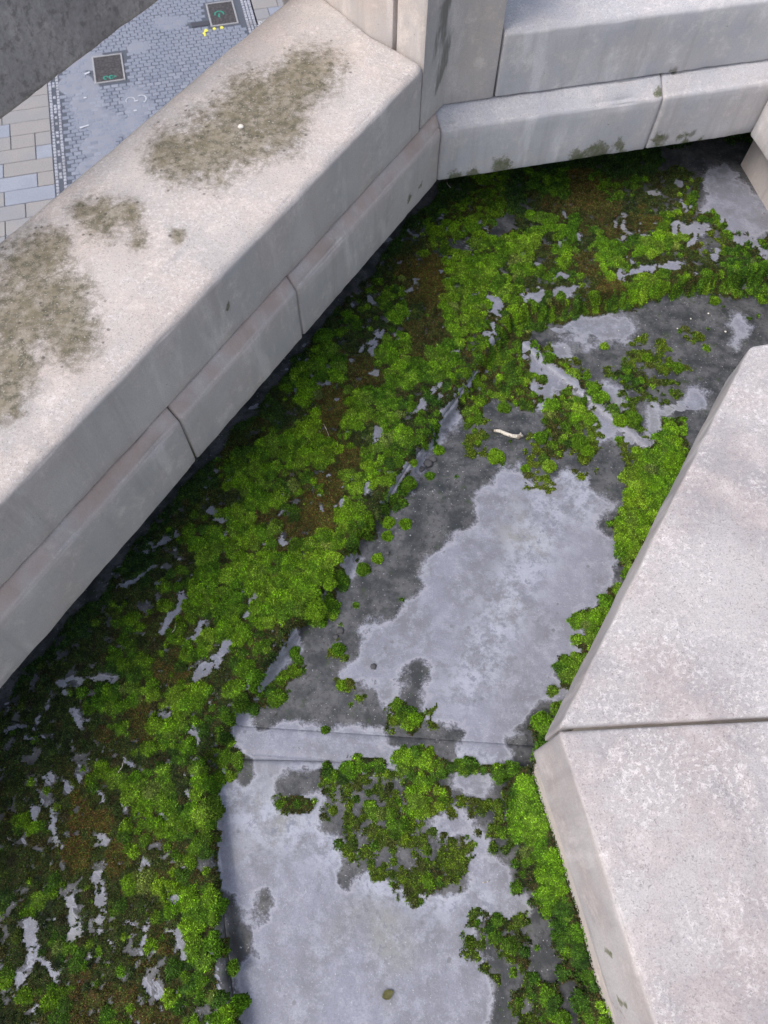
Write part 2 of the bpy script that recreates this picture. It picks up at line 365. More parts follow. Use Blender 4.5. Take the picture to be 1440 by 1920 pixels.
# corner pier: flush with both inner faces, rising above the copings
Z_PIER = CAM_H - .95
def xy(s, n, da=0): return np.array(FR(s, n, da))
bx, by = FR(2.05, -1.3)
pier = empty('corner_pier', (bx, by, .08), 'tall pale stone corner pier with a dark vertical stain and joint groove', 'pier')
corner = xy(sc_up, NL_UP)
p_front = [xy(s_j+.002, NL_UP), corner, xy(sR_j-.004, NR_UP, Q), xy(sR_j-.004, NR_UP-.20, Q), xy(s_j+.02, NL_UP-.115)]
p_back = [xy(s_j+.026, NL_UP-.130), xy(sR_j-.006, NR_UP-.215, Q), xy(sR_j-.006, NR_OUT+.02, Q), xy(2.62, -2.02), xy(2.42, -2.00), xy(2.16, -1.70), xy(2.080, -1.513), xy(1.989, -1.273)]
prism('pier_block', p_front, Z_UP+.002, Z_PIER, M['stone'], pier, seed=3)
prism('pier_block', p_back, Z_UP+.002, Z_PIER-.003, M['stone'], pier, seed=8)
prism('mortar_bed', [xy(s_j+.05, NL_UP-.03), xy(sc_up, NL_UP-.05), xy(sR_j-.03, NR_UP-.05, Q), xy(sR_j-.03, NR_UP-.3, Q), xy(2.1, -1.35)], Z_UP-.01, Z_PIER-.02, M['mortar'], pier, .004, .3)
prism('base_course', [xy(s_j, -1.56), xy(s_j+.25, -1.56), xy(scR_low+.1, NR_LOW-.37, Q), xy(scR_low+.1, NR_OUT, Q), xy(2.2, -1.66), xy(s_j, -1.62)], .02, Z_LOW-.003, M['stone'], pier, .01, .2)

# buttress standing forward of the short parapet
bx, by = FR(2.3, -2.0, Q)
but = empty('stone_buttress', (bx, by, .06), 'pale stone buttress standing forward at the far end of the short parapet', 'buttress')
prism('course_block', [xy(1.991, -2.19, Q), xy(1.993, -1.55, Q), xy(2.7, -1.55, Q), xy(2.7, -2.19, Q)], Z_LOW, Z_UP+.05, M['stone_blue'], but, .012, .06, seed=71)
prism('base_course', [xy(2.12, -2.3, Q), xy(2.12, -1.66, Q), xy(2.6, -1.66, Q), xy(2.6, -2.3, Q)], .06, Z_LOW-.002, M['stone'], but, .01, .1)

# corbels outside the frame and the dark lintel that runs along outside the parapet, a hand above its top
D_LIN = 1.25; Z_LIN = CAM_H - D_LIN; N_LIN = -1.325*D_LIN/.95
bx, by = FR(-1.2, -1.85)
cor = empty('stone_corbel', (bx, by, Z_LOW), 'pale stone corbel carrying the end of the dark lintel outside the parapet', 'corbel')
prism('corbel_block', [xy(-1.4, -1.60), xy(-1.0, -1.60), xy(-1.0, -2.1), xy(-1.4, -2.1)], Z_LOW, Z_LIN-.003, M['stone'], cor, .01, .1)
bx, by = FR(.6, -1.95)
lin = empty('stone_lintel', (bx, by, Z_LIN), 'dark rough stone lintel passing high above the cobbled street', 'lintel')
sweep('lintel_block', [(N_LIN, Z_LIN), (N_LIN, Z_LIN+.24), (N_LIN-.45, Z_LIN+.24), (N_LIN-.45, Z_LIN)], 0, -1.4, 2.5, M['stone_dark'], lin, rad=.012, rough=.0016, chip=.004, seg=.025)

# inner parapet, whose broad coping lies in front of the camera
D_IN, D_INB = 1.55, 1.832; Z_IN, Z_INB = CAM_H-D_IN, CAM_H-D_INB
NI = .178; SC1, SC2 = .429, 1.612
bx, by = FR(1.0, .5)
inn = empty('stone_wall', (bx, by, 0), 'broad pale granular stone wall coping with an open mitre joint, moss at its foot', 'wall')
c1 = xy(SC1, NI); NI2 = INV(c1[0], c1[1], -Q)[1]; SI2 = INV(c1[0], c1[1], -Q)[0]
KJ = .69                                       # slope of the mitre joint as seen
jd = xy(KJ, 1.0); js, jn = INV(jd[0], jd[1], -Q); KJ2 = js/jn
def inprof(n0, zb=Z_INB): return [(n0, zb), (n0, Z_IN-.004), (n0+.004, Z_IN), (n0+.30, Z_IN+.014), (n0+.62, Z_IN+.014), (n0+.62, zb)]
JW = .0055
sweep('coping_block', inprof(NI, CAM_H-1.715), 0, lambda n: SC1+JW+KJ*(n-NI), lambda n: SC2-TAN*(n-NI)*0.0 + 1.0*(n-NI)*0.9, M['stone_near'], inn, rad=[.006,.002,.003,.02,.01,.008], seed=81, chip=.003, step=.018)
sweep('coping_block', inprof(NI2), -Q, -1.2, lambda n: SI2-JW+KJ2*(n-NI2), M['stone_near'], inn, rad=[.006,.002,.003,.02,.01,.008], seed=88, chip=.003, step=.018)
sweep('mortar_bed', [(NI+.03, Z_INB+.01), (NI+.03, Z_IN-.02), (NI+.60, Z_IN-.018), (NI+.60, Z_INB+.01)], 0, lambda n: SC1-.02+KJ*(n-NI), lambda n: SC1+.02+KJ*(n-NI), M['mortar'], inn, rough=.0008, chip=0)
IW = .055
sweep('wall_block', [(NI+IW, -.05), (NI+IW, CAM_H-1.717), (NI+.55, CAM_H-1.717), (NI+.55, -.05)], 0, lambda n: SC1+IW*TAN+TAN*(n-NI-IW), lambda n: SC2+.0*n, M['stone'], inn, step=.06, seg=.06)
sweep('wall_block', [(NI2+IW, -.05), (NI2+IW, Z_INB-.002), (NI2+.55, Z_INB-.002), (NI2+.55, -.05)], -Q, -1.2, lambda n: SI2-IW*TAN-TAN*(n-NI2-IW), M['stone'], inn, step=.06, seg=.06)

pl = prism('platform', [xy(SC1+.35, NI+.60), xy(2.4, NI+.60), xy(3.3, NI+1.5), xy(3.3, 2.3), xy(-1.6, 2.2), xy(-1.2, NI2+.60, -Q), xy(SI2-.15, NI2+.60, -Q)], -.02, Z_IN-.12, M['stone'], None, .01, .25)
tag(pl, kind='structure')

# ------------------------------------------------------------------ what grows and lies where on the gallery floor (40 px cells of the photograph, from y = 240)
ROWS = {}
def put(r, c0, txt):
    row = ROWS.setdefault(r, ['?']*36)
    for i, ch in enumerate(txt): row[c0+i] = ch
for r, c0, txt in [
 (2,19,'kkkmm'),(3,18,'kkkmmm'),(4,17,'kkkmgm,'),(5,16,'kkkom,gg'),(6,15,'kkkobbggo'),(7,14,'kkkombbggg'),(8,13,'kkko.gobgg.'),(9,12,'kkkom.mbbgmm'),(10,12,'kkmgo.gbggbm'),(11,11,'kkmggbbgggm.m'),
 (1,24,'kkkkkkk,,,,,'),(2,24,'kmmbmmooo..,'),(3,24,'kobbbooom...'),(4,24,'oggbbbbm.m..'),(5,24,'gogogmggoomm'),(6,24,'gmmbg...oomm'),(7,24,'m..obmgmmmmm'),(8,24,'gmmmmm,,,,,,'),(9,24,'m,,...,,o,.,'),(10,24,'.o.,,oo,,,,,'),(11,24,'g.o,mmoo,,,,'),
 (12,10,'kk'),(13,9,'kkk'),(14,9,'kko'),(15,8,'kkmm'),(16,7,'kkkmg'),(17,6,'kkko.g'),(18,5,'kkkomgg'),(19,4,'kkkomggg'),(20,3,'kkkkooggg'),(21,3,'kkooomggg'),(22,2,'kkkoo.mmgm'),(23,1,'kkkoom.m.gg'),
 (12,12,'kogbgggmm.gg'),(13,12,'kombgbg.m.m,'),(14,12,'mggbg.gm.,o,'),(15,12,'ggggbgm.,,,,'),(16,12,'ggmbggm.,,,.'),(17,12,'gmbbg.m,,,..'),(18,12,'bbbbgm,,,,..'),(19,12,'gbggm,,,,...'),(20,12,'gggg.,,,....'),(21,12,'gggm,,,,....'),(22,12,'ggmg,,,.....'),(23,12,'m.,,,.......'),
 (12,24,'g.mo.ooo.,,,'),(13,24,',,go.m.,,,,,'),(14,24,',mmm.o.g,,,,'),(15,24,',o,m,mggg,,,'),(16,24,'.o..,ggggggg'),(17,24,'.....ggggggg'),(18,24,'....,ggggggg'),(19,24,'.....ggggggg'),(20,24,'.....ggggggg'),(21,24,'.....ggggggg'),(22,24,'....ggggggg'),(23,24,'...gggggggg'),
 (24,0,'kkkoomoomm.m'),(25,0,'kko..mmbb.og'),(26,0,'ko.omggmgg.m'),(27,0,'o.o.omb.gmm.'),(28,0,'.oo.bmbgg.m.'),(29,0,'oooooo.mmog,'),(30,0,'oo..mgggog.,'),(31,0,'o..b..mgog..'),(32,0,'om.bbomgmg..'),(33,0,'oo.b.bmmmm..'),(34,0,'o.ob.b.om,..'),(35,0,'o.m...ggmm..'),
 (24,12,'m.,o,.......'),(25,12,'.,,,...,....'),(26,12,'g,,,,,.,....'),(27,12,',,,,,,oo....'),(28,12,'......,,,,..'),(29,12,'.......m,...'),(30,12,'.,,mmmmgm..,'),(31,12,'.m.mmmogmmmm'),(32,12,'...ommmm..mo'),(33,12,'....ooommm.m'),(34,12,'....,ommmo..'),(35,12,'....,.ommo..'),
 (24,24,'...gggg'),(25,24,'..ggggg'),(26,24,'...gggg'),(27,24,'.,ggggg'),(28,24,',gggggg'),(29,24,',gggggg'),(30,24,'mgggggg'),(31,24,'ggggggg'),(32,24,'ggggggg'),(33,24,'ggggggg'),(34,24,'mgggggg'),(35,24,'mgggggg'),
 (36,0,'kmo..moogg,.'),(37,0,'o...oo.m.g,,'),(38,0,'o.mmoo.b.gm,'),(39,0,'m..boobomg,.'),(40,0,'.mmbbb..mm,.'),(41,0,'o.mbbmbbmog.'),
 (36,12,',...........'),(37,12,'..........om'),(38,12,'..........mm'),(39,12,'...........m'),(40,12,'...........,'),(41,12,'...........,'),
 (36,24,'.mmggg'),(37,24,'o,mggg'),(38,24,'m,mmgg'),(39,24,'b,mmgg'),(40,24,'mm,mmg'),(41,24,'om,mmg')]:
    put(r, c0, txt)
for r in range(42):
    row = ROWS.setdefault(r, ['?']*36)
    first = next((i for i, ch in enumerate(row) if ch != '?'), 20)
    for i in range(36):
        if row[i] == '?': row[i] = 'k' if i < first else (row[i-1] if row[i-1] != '?' else '.')
for r, c in [(r, c) for r in range(30, 36) for c in range(13, 24)] + [(r, c) for r in range(9, 17) for c in range(25, 34)]:
    if True:
        if ROWS[r][c] == 'm' and (r+c) % 5 != 0: ROWS[r][c] = 'o'
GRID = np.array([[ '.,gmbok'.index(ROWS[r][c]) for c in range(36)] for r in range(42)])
# narrow pale runs and bare patches that break the moss: (x0,y0,x1,y1,half width) in photo pixels
RUNS = [(305,1185,330,1140,12),(335,1130,345,1122,6),(362,1195,380,1165,8),(368,1275,425,1212,15),(110,1278,215,1272,8),(120,1290,70,1345,9),(72,1345,65,1365,7),(12,1370,45,1362,9),
 (130,1330,150,1362,8),(150,1362,170,1350,5),(405,965,415,972,10),(290,1030,330,995,6),(222,1105,292,1062,5),(465,1130,480,1120,9),(456,1158,462,1152,7),(695,655,710,620,14),(690,560,703,572,7),(710,700,690,702,8),
 (600,950,605,955,7),(680,925,688,912,8),(634,950,638,945,8),(700,828,715,800,9),(775,780,795,755,8),(800,740,815,725,6),(925,565,935,585,13),(920,610,925,640,8),
 (990,560,1075,545,12),(1040,520,1060,512,7),(1165,515,1235,500,11),(1245,502,1275,497,9),(1085,440,1090,455,8),(1085,445,1090,455,7),(1165,445,1178,440,8),(1220,365,1232,362,8),(1270,340,1275,345,10),(1280,380,1283,395,6),
 (1265,430,1320,430,16),(1290,455,1300,450,10),(1340,480,1345,470,9),(1340,340,1390,440,30),(1360,330,1400,420,28),(1420,460,1435,480,12),(1055,400,1060,408,6),(1200,430,1210,440,6),
 (1035,620,1065,615,6),(60,1520,66,1530,12),(100,1515,97,1555,9),(97,1555,110,1585,7),(125,1470,130,1480,10),(92,1460,95,1465,6),(180,1480,192,1500,8),(190,1570,200,1580,12),(235,1425,245,1435,8),(360,1370,368,1390,10),(300,1340,312,1342,9),
 (180,1640,190,1700,14),(190,1700,185,1745,11),(132,1690,140,1755,13),(135,1750,130,1765,9),(55,1730,60,1790,18),(70,1790,30,1845,12),(80,1800,105,1830,10),(95,1820,100,1840,9),(22,1860,25,1870,6),(62,1900,68,1890,8),
 (330,1745,345,1790,14),(275,1720,265,1775,7),(270,1835,275,1855,8),(300,1850,302,1875,8),(235,1735,270,1728,6),(205,1770,208,1780,5),(185,1895,183,1905,5),(165,1790,165,1800,6),(195,1805,200,1806,5),(310,1660,320,1690,8),(325,1690,330,1680,8),
 (350,1485,353,1497,6),(300,1525,315,1533,7),(275,1610,265,1640,7),(225,1500,228,1520,4),(895,705,860,735,9),(870,730,825,790,10),(770,870,735,920,8),(735,925,715,945,8),(655,1045,640,1060,6),(615,1100,600,1125,7),(555,1190,500,1275,9),(510,1270,480,1305,9),
 (985,650,1005,680,14),(1010,685,1060,715,22),(1060,715,1100,740,16),(1110,765,1200,830,14),(1240,770,1300,760,12),(1300,745,1320,760,10),(1160,800,1215,835,8),(1000,720,1025,745,12)]
# moss that grows along seams: (x0,y0,x1,y1,half width,class)
SEAMS = [(1000,645,1150,765,8,2),(1150,765,1200,805,6,3),(660,1432,710,1437,12,2),(755,1428,830,1437,13,2),(830,1436,960,1448,7,3),(930,1445,975,1455,10,3),(780,1480,825,1490,22,2),(690,1520,700,1527,12,2),(545,1505,575,1515,16,3),
 (750,1330,775,1360,16,3),(930,600,985,600,16,3),(985,590,1200,560,14,3),(1200,552,1440,500,17,3),(905,640,985,700,36,3),(960,660,990,740,28,3),(880,740,960,700,26,3),(1060,750,1035,820,20,3),
 (560,1250,480,1330,10,3),(600,1100,560,1160,14,2),(690,975,660,1010,13,3),(760,860,720,920,9,3),(820,770,780,830,10,3),(880,690,840,740,9,3),(640,1280,680,1310,10,5),(890,1770,960,1830,30,5)]
def seg_d(u, v, x0, y0, x1, y1):
    dx, dy = x1-x0, y1-y0; L = dx*dx+dy*dy + 1e-6
    tt = np.clip(((u-x0)*dx+(v-y0)*dy)/L, 0, 1); return np.hypot(u-x0-tt*dx, v-y0-tt*dy)
def ground_class(u, v, warp=1.0, ledge=None):
    """class index and pale-run weight at photo pixels (arrays)"""
    wu = u + warp*(38*fbm(u/55, v/55, 1.0) + 12*fbm(u/13, v/13, 2.0)); wv = v + warp*(38*fbm(u/55, v/55, 5.0) + 12*fbm(u/13, v/13, 6.0))
    c = np.clip((wu/40).astype(int), 0, 35); r = np.clip(((wv-240)/40).astype(int), 0, 41)
    g = GRID[r, c].copy()
    if ledge is not None: g[((g == 0) | (g == 5)) & ledge & ~((u > 1310) & (v < 480))] = 7
    ru = u + 11*fbm(u/14, v/14, 9.0, 5) ; rv = v + 11*fbm(u/14, v/14, 12.0, 5)
    run = np.zeros(u.shape)
    for (a, b, cc, d, w) in RUNS:
        m = (ru > min(a, cc)-2*w) & (ru < max(a, cc)+2*w) & (rv > min(b, d)-2*w) & (rv < max(b, d)+2*w)
        if m.any(): run[m] = np.maximum(run[m], 1 - sstep(.25, 1.15, seg_d(ru[m], rv[m], a, b, cc, d)/w))
    run = np.clip(run * (.85 + 1.3*fbm(u/8, v/8, 31.0, 3)), 0, 1)
    if ledge is not None:
        run = np.maximum(run, (sstep(.46, .54, fbm(u/15, v/15, 21.0, 4)) * (fbm(u/120, v/120, 23.0, 2) > -.15)) * (ledge & (v > 380) & ~((v > 560) & (u < 640 - (v-560)*.84))))
    for (a, b, cc, d, w, k) in SEAMS:
        m = (ru > min(a, cc)-2*w) & (ru < max(a, cc)+2*w) & (rv > min(b, d)-2*w) & (rv < max(b, d)+2*w)
        if m.any():
            q = np.zeros(u.shape, bool); q[m] = seg_d(ru[m], rv[m], a, b, cc, d) < w
            g[q & (run < .5)] = k
    return g, run

# ------------------------------------------------------------------ gallery floor
KN0, KN1, KN2 = -.565, -1.745, -.40            # kerb of the raised ledge in the three frames
H_LEDGE = .065
def kerb_d(x, y):
    return np.maximum(np.maximum(KN0 - INV(x, y)[1], KN1 - INV(x, y, Q)[1]), KN2 - INV(x, y, -Q)[1]) + .010*fbm(np.asarray(x)*9, np.asarray(y)*9, 2.0, 3)
R1 = (at(425, 1386, D_FL), at(1040, 1428, D_FL)); R2 = (at(975, 632, D_FL), at(1260, 868, D_FL))
def line_d(x, y, a, b):
    return seg_d(x, y, a[0], a[1], b[0], b[1])
def z_floor(x, y):
    d = kerb_d(x, y)
    z = H_LEDGE * sstep(-.030, .012, d) + .03 * np.clip(d, 0, .8)
    return z + .004*fbm(x*4, y*4, 0, 3) + .0012*fbm(x*30, y*30, 3)
def z_all(x, y):
    z = z_floor(x, y)
    for R_, w, h in ((R1, .040, .004), (R2, .038, .016)):
        z = z + h * (1 - sstep(w*.8, w*1.1, line_d(x, y, *R_))) * (kerb_d(x, y) < 0)
    return z
def dirt_shade_at(V):
    u, v = PROJ(V); g, run = ground_class(u, v, 1.0, kerb_d(V[:, 0], V[:, 1]) > 0)
    dg = np.array([.0, .95, .85, .8, .85, .78, .9])[GRID]
    on_l = kerb_d(V[:, 0], V[:, 1]) > 0
    wu = u + 26*fbm(u/60, v/60, 1.0) + 9*fbm(u/15, v/15, 2.0); wv = v + 26*fbm(u/60, v/60, 5.0) + 9*fbm(u/15, v/15, 6.0)
    fx = np.clip(wu/40-.5, 0, 34.99); fy = np.clip((wv-240)/40-.5, 0, 40.99); i, j = fx.astype(int), fy.astype(int); fx -= i; fy -= j
    d = dg[j, i]*(1-fx)*(1-fy) + dg[j, i+1]*fx*(1-fy) + dg[j+1, i]*(1-fx)*fy + dg[j+1, i+1]*fx*fy
    far = (u > 1310) & (v < 480)
    d = np.where(INV(V[:, 0], V[:, 1])[1] < -1.0, 1.0, d)  # strip under the long parapet painted dark to deepen its shade
    d = np.where(on_l & ~far, np.maximum(d, .62), d)
    return d * (1 - sstep(.1, .9, run))
CHALK = [(1060,900,1010,1010,80),(1010,1010,880,1290,75),(1100,900,1090,960,50),(430,1500,650,1600,80),(700,1650,900,1700,60),(830,1420,960,1420,30)]   # chalky bands where water has dried
fl_base = npmesh('floor', [(*FR(s_, n_), -.03) for s_, n_ in ((-2.1, -1.5), (2.25, -1.5), (3.6, -.1), (3.6, 2.4), (-2.1, 2.1))], [(0, 1, 2), (0, 2, 3), (0, 3, 4)])
fattr(fl_base, 'dirt_shade', np.ones(5))
floor = link('floor', fl_base, M['floor']); tag(floor, kind='structure')
def slab(name, quad, zf, res=.010, inset=.0008, skirt=.05):
    q = [np.array(p[:2], float) for p in quad]; c = sum(q)/4
    q = [p + (c-p)/np.linalg.norm(c-p)*inset*1.5 for p in q]
    na = int(max(np.linalg.norm(q[1]-q[0]), np.linalg.norm(q[2]-q[3]))/res); nb = int(max(np.linalg.norm(q[3]-q[0]), np.linalg.norm(q[2]-q[1]))/res)
    a = np.linspace(0, 1, na+1)[:, None]; b = np.linspace(0, 1, nb+1)[None]
    P = [((1-a)*(1-b))*q[0][k] + (a*(1-b))*q[1][k] + (a*b)*q[2][k] + ((1-a)*b)*q[3][k] for k in (0, 1)]
    Z = zf(P[0], P[1]).copy()
    Z[[0, -1], :] -= .002; Z[:, [0, -1]] -= .002
    P = [np.pad(p, 1, mode='edge') for p in P]; Z = np.pad(Z, 1, mode='edge')
    Z[[0, -1], :] -= skirt; Z[:, [0, -1]] -= skirt
    V = np.stack([P[0], P[1], Z], -1).reshape(-1, 3); n = nb+3
    i = np.arange(na+2)[:, None]*n; j = np.arange(nb+2)[None]
    F = np.stack([i+j, i+j+1, i+n+j+1, i+n+j], -1).reshape(-1, 4)
    e1 = q[1]-q[0]; e2 = q[3]-q[0]
    if e1[0]*e2[1]-e1[1]*e2[0] > 0: F = F[:, ::-1]
    me = npmesh(name, V, F); fattr(me, 'dirt_shade', dirt_shade_at(V))
    cu, cv = PROJ(V); ch = np.zeros(len(V))
    for a_, b_, c_, d_, w_ in CHALK: ch = np.maximum(ch, 1 - sstep(.1, 1.2, seg_d(cu, cv, a_, b_, c_, d_)/w_))
    fattr(me, 'chalk', ch)
    return link(name, me, M['floor'], floor, True)
def meet(n0, n1, d1):                           # plan corner of n=n0 (frame 0) and n=n1 (frame d1)
    a0 = np.array([math.cos(AZ), -math.sin(AZ)]); a1 = np.array([math.cos(AZ+d1), -math.sin(AZ+d1)])
    return np.linalg.solve(np.array([a0, a1]), np.array([n0, n1]))
K1, K2 = meet(KN0, KN2, -Q), meet(KN0, KN1, Q)
O1, O2 = meet(KN0-.90, KN2-.90, -Q), meet(KN0-.90, KN1-.90, Q)
W1, W2 = R1[1][:2] + (R1[1]-R1[0])[:2]*.25, R2[1][:2] + (R2[1]-R2[0])[:2]*.35
dm, dp = np.array([math.sin(AZ-Q), math.cos(AZ-Q)]), np.array([math.sin(AZ+Q), math.cos(AZ+Q)])
slab('floor_slab', [K1, K2, W2, W1], z_floor)
slab('floor_slab', [K1, W1, W1-dm*1.3, K1-dm*1.3], z_floor)
slab('floor_slab', [K2, K2+dp*2.2, W2+dp*2.2, W2], z_floor)
zl = lambda x, y: np.maximum(z_floor(x, y), H_LEDGE*.55 + 0*x)
slab('ledge_slab', [O1, O2, K2, K1], zl)
slab('ledge_slab', [O1, K1, K1-dm*1.3, O1-dm*1.3], zl)
slab('ledge_slab', [O2, O2+dp*2.2, K2+dp*2.2, K2], zl)
def rib(R_, w, h):
    a, b = R_[0][:2], R_[1][:2]; d = (b-a)/np.linalg.norm(b-a); p = np.array([-d[1], d[0]])
    def zf(x, y): return z_floor(x, y) + h * (1 - sstep(w*.62, w*1.05, np.abs((x-a[0])*p[0]+(y-a[1])*p[1]))) + .001
    return slab('rib', [a-p*w, b-p*w, b+p*w, a+p*w], zf, inset=0, res=.008)
rib(R1, .042, .004); rib(R2, .040, .016)

# ------------------------------------------------------------------ moss
RES = .003
X0, X1, Y0, Y1 = -1.65, 2.2, -.85, 3.25
nx, ny = int((X1-X0)/RES), int((Y1-Y0)/RES)
gx = X0 + (np.arange(nx)+.5)*RES; gy = Y0 + (np.arange(ny)+.5)*RES
GX, GY = np.meshgrid(gx, gy, indexing='ij')
ZB = z_all(GX, GY)
pu, pv = PROJ(np.stack([GX, GY, ZB], -1))
vis = (pu > -420) & (pu < 1800) & (pv > 180) & (pv < 2450)
wall_in = ((INV(GX, GY)[1] > NI+IW) & (INV(GX, GY, -Q)[1] > NI2+IW))
vis &= ~wall_in & (INV(GX, GY)[1] > -1.13 + .04*fbm(GX*12, GY*12, 8.0, 3)) & (INV(GX, GY, Q)[1] > NR_LOW-.355)
GC = np.zeros(GX.shape, int); RUN = np.zeros(GX.shape)
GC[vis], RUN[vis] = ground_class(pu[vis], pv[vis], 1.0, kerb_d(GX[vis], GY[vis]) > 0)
# moss banked against the inner wall's foot
HM = np.zeros(GX.shape); CI = np.full(GX.shape, -1, np.int32)
dens = np.array([0, .0, .88, .74, .78, .50, .74, .64]); flat = np.array([0, 0, .004, .0035, .004, .003, .003, .0035])
nsp = .5 + .5*fbm(GX*38, GY*38, 4.0, 3)*1.25
carpet = vis & (nsp < dens[GC]*.98) & (RUN < .4)
HM[carpet] = (flat[GC] * (.6 + .8*nsp))[carpet]
CUSH_COL = []
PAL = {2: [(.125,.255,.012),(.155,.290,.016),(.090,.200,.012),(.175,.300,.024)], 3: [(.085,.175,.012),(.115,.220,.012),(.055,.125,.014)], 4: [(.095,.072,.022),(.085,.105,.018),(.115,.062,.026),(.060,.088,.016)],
       5: [(.080,.140,.014),(.130,.200,.012),(.078,.090,.022)], 6: [(.036,.078,.016),(.048,.096,.016),(.033,.062,.020)], 1: [(.09,.18,.014),(.07,.15,.014)],  # k moss carries the shade under the parapets in its colour
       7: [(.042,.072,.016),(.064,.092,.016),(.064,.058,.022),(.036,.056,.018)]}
acc = {2: .75, 3: .50, 4: .34, 5: .24, 6: .34, 1: .005, 7: .36}
rad = {2: (.009, .032), 3: (.008, .024), 4: (.005, .014), 5: (.006, .016), 6: (.006, .017), 1: (.006, .012), 7: (.006, .016)}
sp = .0150
cxs = np.arange(X0, X1, sp); cys = np.arange(Y0, Y1, sp)
for cx in cxs:
    for cy in cys:
        x = cx + random.random()*sp; y = cy + random.random()*sp
        i, j = int((x-X0)/RES), int((y-Y0)/RES)
        if not (0 <= i < nx and 0 <= j < ny) or not vis[i, j] or RUN[i, j] > .25: continue
        k = int(GC[i, j])
        if k == 0 or random.random() > acc[k] or (HM[i, j] > .0075 and random.random() < .9): continue
        r = rad[k][0] + (rad[k][1]-rad[k][0]) * random.random()**1.6
        hh = r * random.uniform(.36, .66)
        if k in (4,): hh *= .6
        ci = len(CUSH_COL); c = random.choice(PAL[k]); q = random.uniform(.72, 1.25)
        if k in (3, 4, 5, 7) and random.random() < .13: c = random.choice(PAL[2])
        if k in (2, 3) and random.random() < .02: c = (.16, .21, .045)
        CUSH_COL.append((c[0]*q, c[1]*q, c[2]))
        m = int(r*1.15/RES)+1; a0, a1, b0, b1 = max(0, i-m), min(nx, i+m+1), max(0, j-m), min(ny, j+m+1)
        dx = GX[a0:a1, b0:b1]-x; dy = GY[a0:a1, b0:b1]-y
        ang = random.random()*3.14; e = random.uniform(.75, 1.0)
        ex = dx*math.cos(ang)+dy*math.sin(ang); ey = (-dx*math.sin(ang)+dy*math.cos(ang))/e
        th = np.arctan2(ey, ex); rr = r*(1+.10*np.sin(3*th+ang*5)+.07*np.sin(5*th+ang*9))
        dd = np.hypot(ex, ey)/rr
        hgt = hh*np.sqrt(np.clip(1-dd*dd, 0, 1))
        hgt = np.where((RUN[a0:a1, b0:b1] > .5) | ~vis[a0:a1, b0:b1], 0, hgt)
        sub = HM[a0:a1, b0:b1]; up = hgt > sub
        sub[up] = hgt[up]; CI[a0:a1, b0:b1][up] = ci
CUSH_COL = np.array(CUSH_COL)
# bank against the inner wall's foot
dw = np.maximum(NI+IW - INV(GX, GY)[1], NI2+IW - INV(GX, GY, -Q)[1])
bank = np.where((HM > .002), .075*np.exp(-np.clip(dw, 0, 1)/.045)*(.6+.8*(.5+.5*fbm(GX*9, GY*9, 7.0, 2))), 0) * (INV(GX, GY, -Q)[0] < .32)
HM = HM * (1 - .8*sstep(.05, .5, RUN)) + bank
ZM = ZB + HM + np.where(HM > 0, .0016*vnoise(GX*160, GY*160), 0)
def cell_color(i, j, n):
    k = GC[i, j]; ci = CI[i, j]; col = np.zeros((n, 3))
    for kk, pal in PAL.items():
        m = k == kk
        if m.any(): col[m] = np.array(pal)[rng.integers(0, len(pal), m.sum())]
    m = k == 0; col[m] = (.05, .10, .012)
    m = (ci < 0) & ((k == 2) | (k == 3)); gap_shade = np.array([(.045,.080,.014),(.070,.066,.020),(.034,.060,.014),(.085,.058,.022)])  # dark carpet tones paint shade into the crevices between cushions
    col[m] = gap_shade[rng.integers(0, 4, m.sum())]
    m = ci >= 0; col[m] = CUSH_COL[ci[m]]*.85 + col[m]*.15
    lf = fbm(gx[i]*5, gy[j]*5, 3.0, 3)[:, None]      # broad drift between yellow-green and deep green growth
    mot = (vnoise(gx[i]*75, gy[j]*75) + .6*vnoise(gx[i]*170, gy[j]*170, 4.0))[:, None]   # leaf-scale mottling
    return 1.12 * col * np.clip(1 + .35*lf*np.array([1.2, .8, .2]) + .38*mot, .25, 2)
# body of the moss
ST = 2
bi = np.arange(0, nx-ST, ST); bj = np.arange(0, ny-ST, ST)
on = (HM[np.ix_(bi, bj)] > .0012)
idx = -np.ones((nx//ST+2, ny//ST+2), np.int64)
cells = np.argwhere(on)
corn = np.concatenate([cells, cells+[1, 0], cells+[1, 1], cells+[0, 1]])
un, inv = np.unique(corn[:, 0]*100000+corn[:, 1], return_inverse=True)
ui, uj = np.minimum((un//100000)*ST, nx-1), np.minimum((un % 100000)*ST, ny-1)
Vb = np.stack([gx[ui], gy[uj], np.where(HM[ui, uj] > 0, ZM[ui, uj], ZB[ui, uj]-.001)], -1)
Fb = inv.reshape(4, -1).T
moss = npmesh('moss_carpet', Vb, Fb); cattr(moss, 'col', cell_color(ui, uj, len(ui))*.38)  # body coloured darker than the tips, painting in the shade between them
mo = link('moss_carpet', moss, M['moss'], None, True)
tag(mo, 'green and brown moss carpet over the wet gallery floor and ledge', 'moss', kind='stuff')
